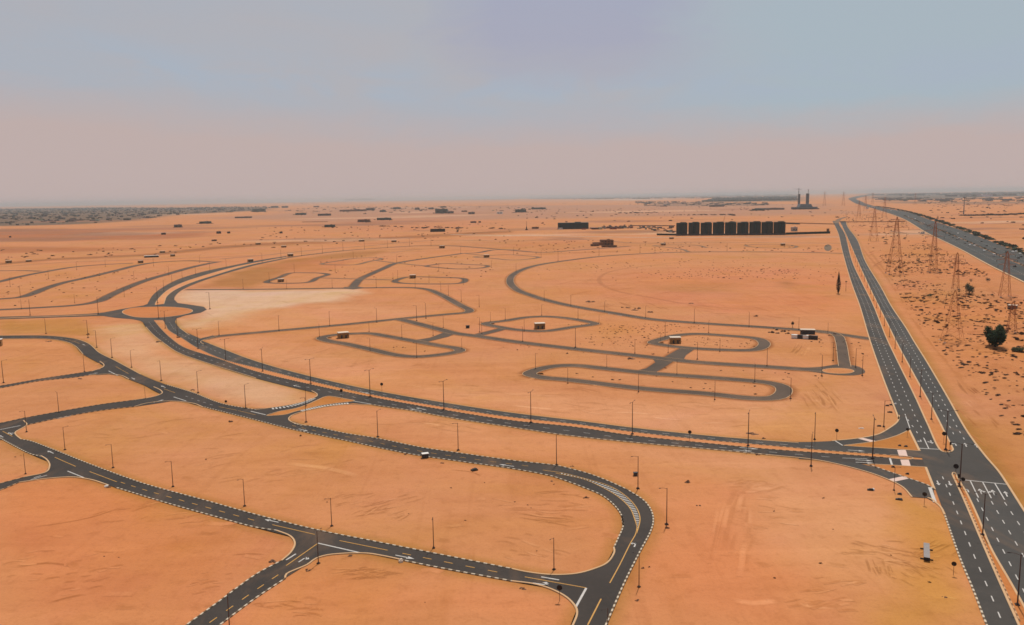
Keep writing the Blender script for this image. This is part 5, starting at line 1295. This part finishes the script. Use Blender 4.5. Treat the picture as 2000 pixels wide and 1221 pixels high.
sprawl('town', [(-200,408),(0,408),(200,405.5),(330,406),(470,404),(530,404),(520,412),(420,416),(330,421),(270,430),(180,437),(60,441),(-200,444)], 2300, 10, 34, 5, 12, TC)
scrub_mass('town_trees', [(x, y, rnd.uniform(4, 9), rnd.uniform(.4, .9)) for x, y in rand_in(gp([(-200,410),(200,407),(470,405.5),(520,409),(420,415),(330,420),(270,429),(180,436),(60,440),(-200,443)]), 2100, rnd)], tint=(1.3, 3.0, 2.6))
GC = [(.07, .08, .085), (.09, .09, .09), (.05, .065, .06), (.12, .11, .11)]
WC = [(.55, .52, .5), (.45, .42, .4), (.10, .10, .1), (.08, .09, .09)]
sprawl('distant_town', [(500,394.8),(1000,387.6),(1000,386.6),(500,392.6)], 260, 40, 160, 14, 40, GC)
sprawl('distant_town', [(560,393.5),(660,392),(660,390.5),(560,392.5)], 60, 60, 200, 40, 60, GC)
sprawl('distant_town', [(1000,387.8),(1550,381),(1550,379.2),(1000,386.6)], 420, 40, 200, 14, 45, GC)
sprawl('distant_town', [(1120,390),(1400,387.5),(1560,383.5),(1560,382),(1120,388.5)], 170, 40, 200, 8, 24, WC)
sprawl('distant_town', [(1370,394.5),(1555,391.5),(1555,384.5),(1400,387.5)], 420, 30, 110, 8, 22, [(.03, .055, .05), (.045, .07, .065), (.06, .08, .075)])
sprawl('distant_town', [(1690,379.5),(2100,374),(2150,379),(1990,382),(1880,385),(1700,381)], 420, 30, 160, 8, 30, GC)
sprawl('distant_town', [(1880,383),(2100,377.5),(2100,379),(1880,384.5)], 100, 50, 220, 8, 20, WC)
sprawl('distant_town', [(1700,386),(1890,388),(2100,383),(2150,392),(1890,396),(1720,392)], 160, 20, 90, 6, 12, GC)
sprawl('far_sheds', [(520,412),(640,404),(860,404),(1060,404),(1060,411),(860,416),(640,420)], 110, 8, 30, 3, 6, TC)
scrub_mass('far_scrub_rows', [(x, y, rnd.uniform(2.5, 6), rnd.uniform(.5, 1.1)) for x, y in rand_in(gp([(520,412),(640,402),(1100,398),(1560,393),(1560,404),(1060,415),(640,424)]), 420, rnd) if mnoise.noise((x * .0006, y * .002, 4)) > -.05], tint=(1.2, 2.0, 1.8))
sprawl('distant_town', [(1240,393),(1500,396),(1500,401),(1250,404)], 130, 14, 60, 4, 9, TC)
sprawl('site_stores', [(1155,449),(1235,446),(1235,443),(1150,446)], 40, 5, 16, 3, 6, [(.12, .05, .035), (.05, .05, .05), (.2, .07, .04), (.3, .26, .22)])
sprawl('site_stores', [(1235,445),(1318,458),(1318,443)], 30, 4, 14, 2, 5, [(.10, .06, .045), (.05, .05, .05), (.3, .24, .2)])

# ------------------------------------------------------------------ vehicles on the old highway
CARC = {'white': make_flat('white_car_paint', (.70, .69, .67), .35, .05, 1, 0, .5), 'dark': make_flat('dark_car_paint', (.018, .018, .02), .35, .1, 1, 0, .5)}
TYRE = make_flat('tyre_rubber', (.02, .02, .02), .9, .1, 2)
def make_car(c, van):
    t = empty('van' if van else 'car', (0, 0, 0)); L, W = (5.6, 2.0) if van else (4.6, 1.85)
    pr = ([(-L / 2, .35), (-L / 2, 1.1), (-L / 2 + .1, 2.25), (L / 2 - 1.5, 2.3), (L / 2 - .5, 1.2), (L / 2, 1.0), (L / 2, .35)] if van else
          [(-L / 2, .35), (-L / 2, .95), (-L / 2 + .5, 1.0), (-L / 2 + 1.2, 1.5), (.5, 1.5), (1.2, 1.0), (L / 2 - .1, .85), (L / 2, .4)])
    MB().prism(pr, -W / 2, W / 2).build('body', CARC[c], t)
    g = MB(); z0, z1 = (1.3, 2.0) if van else (1.03, 1.4)
    for s in (-1, 1): g.box(s * (W / 2 + .01), -.2 if van else -.35, z0, .03, L * .5 if van else 1.7, z1 - z0)
    g.build('side_window', GLASS, t); wg = MB(); wg.box(0, -L / 2 - .01 if van else -L / 2 + .78, z0, W * .8, .04, z1 - z0); wg.build('rear_window', GLASS, t)
    for s in (-1, 1):
        for y in (-L * .3, L * .3): MB().bar((s * W / 2 - .12, y, .33), (s * W / 2 + .06, y, .33), .33, n=10).build('wheel', TYRE, t)
    return t
PRO = {k: make_car(*k) for k in (('white', False), ('dark', False), ('white', True))}
bpy.context.view_layer.update(); PT = {k: tree_of(v) for k, v in PRO.items()}; usedc = set()
HWY = curve([(1668,386),(1700,404),(1762,420),(1812,441),(1875,467),(1937,495),(2000,523),(2100,570)], 8); HN = normals(HWY)
CARS = [(1765,422,'d'),(1774,423.4,'w'),(1783,427.5,'d'),(1787.5,428,'w'),(1792.5,431.3,'d'),(1805,436.6,'v'),(1807.5,439.8,'d'),(1812.5,442.5,'d'),(1817,444.8,'d'),(1821,446.4,'d'),(1833,451.5,'d'),(1847,457.5,'d'),(1854,460.5,'d'),(1861,465,'d'),(1868.5,469,'d'),(1872.5,467.5,'v'),
        (1885,476,'d'),(1894,479.5,'w'),(1903,481,'w'),(1922,491,'w'),(1941,500.5,'v'),(1982,521.5,'d'),(1850.6,445,'d'),(1871,457,'w'),(1885,463,'d'),(1917,472.5,'d'),(1927,481,'d'),(1943,487,'d'),(1978,493.5,'w'),(1984,492.5,'w'),(1992,497,'w'),(1994,502.5,'d'),(1989,505,'d'),(1740,412,'w'),(1752,415,'d'),(1728,409,'w')]
CARS.sort(key=lambda c: -c[0]); cn = {}
for px, py, c in CARS:
    k = {'d': ('dark', False), 'w': ('white', False), 'v': ('white', True)}[c]; o = PRO[k] if k not in usedc else copy_tree(PRO[k], PT[k]); usedc.add(k)
    x, y = G(px, py); i = int(np.argmin(((HWY - (x, y)) ** 2).sum(1))); n = HN[i]; a = math.atan2(n[1], n[0])
    o.location = (x, y, .16); o.rotation_euler = (0, 0, a); o.scale = (1.55,) * 3; cn[k] = cn.get(k, 0) + 1
    nm = {('dark', False): 'dark car', ('white', False): 'white car', ('white', True): 'white van'}[k]
    tag(o, f'{ORD[cn[k] - 1]} {nm} on the old highway, counting from right frame edge', 'van' if k[1] else 'car', 'traffic on the old highway')
for k, o in PRO.items():
    if k not in usedc: bpy.data.objects.remove(o)

# ------------------------------------------------------------------ tracks, drifts, graded marks and painted ripple shade on the sand
def drift(px, w, tint, name='tyre_track', taper=True):
    C = curve(px, 3.0); Nn = normals(C); n = len(C); f = np.linspace(0, 1, n); k = np.minimum(1, np.minimum(f, 1 - f) * 6) if taper else np.ones(n)
    rows = [C + Nn * (w * o * .5) for o in (-1, -.4, .4, 1)]; SH[0] += 1; z = .006 + .00012 * SH[0]
    cols = []
    for j, r in enumerate(rows):
        bs_ = sand_col(r); t_ = np.array(tint); q = (0 if j in (0, 3) else 1) * k
        cols.append(bs_ * (1 - q[:, None] * (1 - t_)))
    V = [(*p, z) for r in rows for p in r]; Fc = [(j * n + i + 1, j * n + i, (j + 1) * n + i, (j + 1) * n + i + 1) for j in range(3) for i in range(n - 1)]
    tag(mesh_obj(name, V, Fc, SAND, col=np.concatenate(cols)), kind='structure')
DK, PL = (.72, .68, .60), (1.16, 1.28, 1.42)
drift([(1500,510),(1375,510),(1250,521),(1195,530),(1172,542),(1175,555),(1207,569),(1275,582),(1350,595),(1475,605),(1560,607)], 7, (.82, .80, .78))
for p in ([(1693,1066),(1730,1070),(1770,1078),(1800,1080)], [(1630,1082),(1680,1078),(1740,1080),(1790,1086)], [(1690,1090),(1696,1105),(1700,1120)], [(1708,1102),(1715,1115),(1720,1124)], [(1700,1085),(1740,1098),(1790,1108),(1850,1112)], [(1715,1078),(1760,1095),(1800,1116)], [(1800,1075),(1830,1068),(1850,1062)],
          [(670,1118),(720,1112),(760,1114)], [(672,1126),(715,1119),(750,1118)], [(676,1133),(710,1127),(732,1124)], [(700,990),(740,985),(770,975)], [(705,1000),(745,996),(775,990)], [(690,1010),(730,1003),(760,1001)], [(880,918),(920,922),(940,930)],
          [(1000,1000),(1060,1010),(1120,1015)], [(1010,1010),(1070,1020),(1115,1028)], [(420,855),(450,850),(480,845)],
          [(1600,760),(1620,775),(1630,790),(1615,800)], [(1585,765),(1605,780),(1610,795)], [(1545,690),(1552,682),(1558,672)], [(1552,692),(1560,683),(1566,674)], [(60,1030),(120,1022),(180,1010),(240,990)], [(20,1110),(90,1100),(150,1108)], [(450,1085),(480,1082),(520,1083)], [(90,1180),(130,1168),(170,1160)],
          [(1790,640),(1830,620),(1880,590),(1900,576)], [(1795,655),(1840,628),(1890,596),(1935,560)], [(1900,720),(1870,700),(1850,670),(1800,640)], [(1935,560),(1960,580),(1990,600),(2040,640)], [(1870,740),(1880,760),(1905,780),(1940,830)], [(1755,480),(1800,500),(1830,540),(1860,566)]):
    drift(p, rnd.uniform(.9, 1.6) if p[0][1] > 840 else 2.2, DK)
for p, w_ in (([(1196,806),(1230,806),(1275,809)], 1.6), ([(1200,811),(1215,811.5)], 1.2), ([(1275,815),(1300,818),(1330,820)], 1.6), ([(1365,827),(1390,826),(1420,827)], 1.4), ([(1000,792),(1040,796),(1080,799)], 3), ([(1430,1172),(1470,1178),(1520,1172)], 3), ([(1840,1168),(1850,1166),(1872,1171)], .8), ([(825,826),(850,829),(860,832)], 2.5),
              ([(560,905),(640,915),(700,930)], 4), ([(1560,1180),(1600,1186),(1640,1184)], 2)):
    drift(p, w_, PL, 'pale_drift')


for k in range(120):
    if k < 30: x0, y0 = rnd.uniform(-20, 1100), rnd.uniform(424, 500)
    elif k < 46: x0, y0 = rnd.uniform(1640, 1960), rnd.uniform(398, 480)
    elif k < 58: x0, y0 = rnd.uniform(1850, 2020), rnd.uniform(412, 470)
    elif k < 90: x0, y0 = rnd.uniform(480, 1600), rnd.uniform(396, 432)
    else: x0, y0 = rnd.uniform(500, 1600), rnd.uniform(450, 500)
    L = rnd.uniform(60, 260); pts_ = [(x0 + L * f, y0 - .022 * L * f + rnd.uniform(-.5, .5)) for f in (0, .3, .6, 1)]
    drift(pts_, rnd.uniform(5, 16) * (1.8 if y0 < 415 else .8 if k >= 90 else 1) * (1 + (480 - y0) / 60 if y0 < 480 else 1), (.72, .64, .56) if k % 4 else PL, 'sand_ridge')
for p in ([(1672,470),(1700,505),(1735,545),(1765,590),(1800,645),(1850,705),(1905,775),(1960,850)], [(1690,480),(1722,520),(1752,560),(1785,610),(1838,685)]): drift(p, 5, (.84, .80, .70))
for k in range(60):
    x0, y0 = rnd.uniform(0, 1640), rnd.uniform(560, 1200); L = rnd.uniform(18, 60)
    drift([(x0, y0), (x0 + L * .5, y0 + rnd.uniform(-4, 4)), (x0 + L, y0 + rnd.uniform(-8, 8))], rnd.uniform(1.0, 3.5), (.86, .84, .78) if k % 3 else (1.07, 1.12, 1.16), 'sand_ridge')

for p in ([(1400,1080),(1408,1020),(1428,975),(1440,950)], [(1412,1085),(1424,1020),(1445,972),(1470,945)], [(1455,960),(1470,945),(1490,942)]): drift(p, 2.6, (.9, .88, .84))

def ripples(cx, cy, rx, ry, n, ang, ln, wd, tint, name='ripple_shading'):  # flat ribbons; shaded and lit sides of ripples put into the colour
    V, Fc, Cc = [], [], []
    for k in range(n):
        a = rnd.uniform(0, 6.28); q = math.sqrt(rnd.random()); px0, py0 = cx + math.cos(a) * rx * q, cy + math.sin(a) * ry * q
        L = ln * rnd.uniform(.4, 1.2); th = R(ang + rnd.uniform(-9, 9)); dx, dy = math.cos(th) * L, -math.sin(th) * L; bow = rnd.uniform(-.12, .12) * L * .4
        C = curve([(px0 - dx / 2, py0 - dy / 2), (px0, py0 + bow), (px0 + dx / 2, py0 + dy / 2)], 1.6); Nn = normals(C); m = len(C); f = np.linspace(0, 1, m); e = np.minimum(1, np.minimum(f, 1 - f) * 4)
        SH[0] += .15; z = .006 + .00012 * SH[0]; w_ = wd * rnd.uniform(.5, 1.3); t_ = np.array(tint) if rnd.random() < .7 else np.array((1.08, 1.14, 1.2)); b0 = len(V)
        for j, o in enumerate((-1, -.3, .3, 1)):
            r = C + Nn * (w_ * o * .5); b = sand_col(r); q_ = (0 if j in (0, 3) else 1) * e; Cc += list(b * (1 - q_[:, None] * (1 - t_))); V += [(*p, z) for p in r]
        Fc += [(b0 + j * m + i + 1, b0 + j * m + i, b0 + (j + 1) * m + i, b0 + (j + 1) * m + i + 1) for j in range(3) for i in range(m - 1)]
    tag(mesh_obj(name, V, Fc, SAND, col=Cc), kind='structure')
for a in ((735,980,95,26,26,14,30,1.0,(.80,.76,.68)), (770,1000,50,14,12,24,26,.8,(.72,.68,.6)), (720,1118,60,14,16,4,40,.8,(.72,.68,.6)), (1060,990,95,35,26,-3,55,1.0,(.82,.78,.7)), (1030,1070,70,30,14,-12,35,1.0,(.85,.82,.75)), (560,1190,70,18,14,-4,40,.9,(.80,.74,.64)),
          (1740,1075,90,22,24,-8,50,.8,(.74,.70,.62)), (1790,1110,70,30,22,-24,34,.7,(.78,.74,.66)), (1715,1110,26,16,10,-70,22,.8,(.78,.74,.66)), (1830,1075,40,16,12,24,26,.7,(.74,.7,.6)), (1460,950,60,14,12,10,34,2.0,(.86,.82,.74)), (1430,1040,40,70,14,80,70,2.2,(.90,.88,.84)),
          (120,1110,110,60,26,6,34,1.0,(.84,.80,.72)), (300,1000,120,30,20,12,40,1.0,(.85,.81,.74)), (430,1150,60,40,14,10,30,.9,(.84,.8,.72)), (520,905,160,40,24,8,46,1.2,(.88,.85,.8)), (250,830,120,30,16,6,46,1.3,(.88,.85,.8)), (880,830,140,14,14,-6,50,1.2,(.9,.88,.84)),
          (1600,775,45,22,18,-50,34,1.2,(.82,.78,.7)), (1560,685,22,14,10,62,16,.8,(1.12,1.2,1.25)), (1000,760,200,16,18,-4,60,2.0,(.88,.85,.78)), (1300,800,220,14,18,-3,60,1.6,(.9,.88,.82)), (1500,1000,60,40,12,-4,50,1.6,(.9,.87,.8)), (1650,1160,120,40,18,8,44,1.2,(.86,.82,.74)),
          (1960,760,80,60,34,-40,30,1.6,(.62,.52,.42)), (1850,600,70,40,40,30,36,2.2,(.60,.50,.40)), (1880,640,60,30,30,10,22,2.0,(.55,.44,.36)), (1760,500,60,30,26,20,30,3,(.62,.52,.42)), (1930,700,70,20,24,-10,18,1.4,(.55,.44,.36)), (1790,520,50,30,20,-40,34,3,(.76,.68,.58)), (1930,600,60,40,22,-30,40,2.4,(.74,.66,.56)), (1900,820,60,40,14,-45,44,1.6,(.8,.74,.64)), (1720,440,60,18,20,-6,44,6,(.76,.68,.58)),
          (1240,600,60,14,16,-12,26,1.6,(.70,.62,.5)), (1165,595,26,8,10,0,22,2,(.74,.66,.55)), (1470,600,140,20,20,-8,44,2.2,(.86,.8,.7)), (1250,560,160,24,20,6,60,3,(.88,.82,.72)), (640,700,120,18,16,8,46,1.8,(.9,.87,.82)), (120,700,90,20,12,6,40,1.2,(.86,.82,.74))):
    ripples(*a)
# ------------------------------------------------------------------ sky, sun, air
SUN_EL, SUN_AZ = R(62), math.atan2(530.0, F_PX)        # sun ahead and to the right
sd = Vector((math.sin(SUN_AZ) * math.cos(SUN_EL), math.cos(SUN_AZ) * math.cos(SUN_EL), math.sin(SUN_EL)))
sl = bpy.data.lights.new('sun', 'SUN'); sl.energy = 3.45; sl.angle = R(.6); sl.color = (1.0, .93, .83)
so = link(bpy.data.objects.new('sun', sl)); so.location = (0, 0, 400)
so.rotation_euler = (-sd).to_track_quat('-Z', 'Y').to_euler()
w = bpy.data.worlds.new('World'); sc.world = w; w.use_nodes = True
nt = w.node_tree; bg = nt.nodes['Background']
sky = N(nt, 'ShaderNodeTexSky', sky_type='NISHITA'); sky.sun_disc = False
sky.sun_elevation = SUN_EL; sky.sun_rotation = SUN_AZ
sky.altitude = 100; sky.air_density = 1.0; sky.dust_density = 5.0; sky.ozone_density = 1.0
tc = N(nt, 'ShaderNodeTexCoord'); sx = N(nt, 'ShaderNodeSeparateXYZ'); nt.links.new(tc.outputs['Generated'], sx.inputs[0])
SKY_K = .055
# dusty veil: thick pinkish dust low down, thin grey-blue cloud sheets above
el = sx.outputs['Z']
def skc(r, g, b): return tuple(v / SKY_K for v in s2l(r, g, b))
mp = N(nt, 'ShaderNodeMapping'); mp.inputs['Scale'].default_value = (2.2, 2.2, 7.0); nt.links.new(tc.outputs['Generated'], mp.inputs[0])
n1 = noise_n(nt, mp.outputs[0], 1.3, 5, .55, .6); n2 = noise_n(nt, mp.outputs[0], 3.1, 5, .6, .8)
n3 = noise_n(nt, mp.outputs[0], 7.0, 5, .6, .5)
az = math_n(nt, 'DIVIDE', sx.outputs['X'], math_n(nt, 'MAXIMUM', sx.outputs['Y'], .05))
azw = math_n(nt, 'ADD', az, math_n(nt, 'MULTIPLY', math_n(nt, 'SUBTRACT', n2, .5), .16))
elw = math_n(nt, 'ADD', el, math_n(nt, 'MULTIPLY', math_n(nt, 'SUBTRACT', n3, .5), .035))
elw = math_n(nt, 'ADD', elw, math_n(nt, 'MULTIPLY', math_n(nt, 'MINIMUM', math_n(nt, 'ADD', az, .1), 0.0), .06))
veil = mixc(nt, skc(175, 180, 190), skc(180, 179, 185), ramp(nt, n1, [(.40, 0.0), (.62, 1.0)]))
veil = mixc(nt, veil, skc(170, 184, 194), ramp(nt, azw, [(.12, 0.0), (.34, 1.0)]))
veil = mixc(nt, veil, skc(170, 182, 197), math_n(nt, 'MULTIPLY', ramp(nt, elw, [(.10, 0.0), (.125, .8), (.16, 0.0)]), ramp(nt, n2, [(.40, 0.0), (.55, 1.0)])))
pur = math_n(nt, 'MULTIPLY', ramp(nt, math_n(nt, 'ADD', azw, .2), [(.10, 0.0), (.20, 1.0), (.36, 1.0), (.46, 0.0)]), ramp(nt, elw, [(.12, 0.0), (.18, 1.0)]))
veil = mixc(nt, veil, skc(165, 168, 191), math_n(nt, 'MULTIPLY', pur, .72))
veil = mixc(nt, skc(194, 176, 173), veil, ramp(nt, elw, [(.055, 0.0), (.105, 1.0)]))
out = mixc(nt, sky.outputs[0], veil, ramp(nt, el, [(0.0, .97), (.30, .9), (.7, .35)]))
nt.links.new(out, bg.inputs[0]); bg.inputs[1].default_value = SKY_K
# air
hz = MB().box(0, 29500, -1.5, 170000, 72000, 171.5).build('haze', None)
hm = bpy.data.materials.new('dusty_air'); hm.use_nodes = True; hn = hm.node_tree
for n_ in list(hn.nodes):
    if n_.type == 'BSDF_PRINCIPLED': hn.nodes.remove(n_)
pv = N(hn, 'ShaderNodeVolumePrincipled'); pv.inputs['Color'].default_value = (.56, .63, .67, 1); pv.inputs['Density'].default_value = 3.6e-5
pv.inputs['Anisotropy'].default_value = 0.1
hn.links.new(pv.outputs[0], hn.nodes['Material Output'].inputs['Volume'])
hz.data.materials.append(hm); tag(hz, kind='stuff')
vs = sc.view_settings; sc.display_settings.display_device = 'sRGB'
vs.view_transform = 'Standard'; vs.look = 'None'; vs.exposure = 0.0; vs.gamma = 1.0; vs.use_curve_mapping = False
sc.cycles.use_denoising = True
sc.cycles.max_bounces = 4; sc.cycles.diffuse_bounces = 2; sc.cycles.glossy_bounces = 2; sc.cycles.transparent_max_bounces = 6; sc.cycles.volume_bounces = 1
sc.cycles.filter_width = 1.6
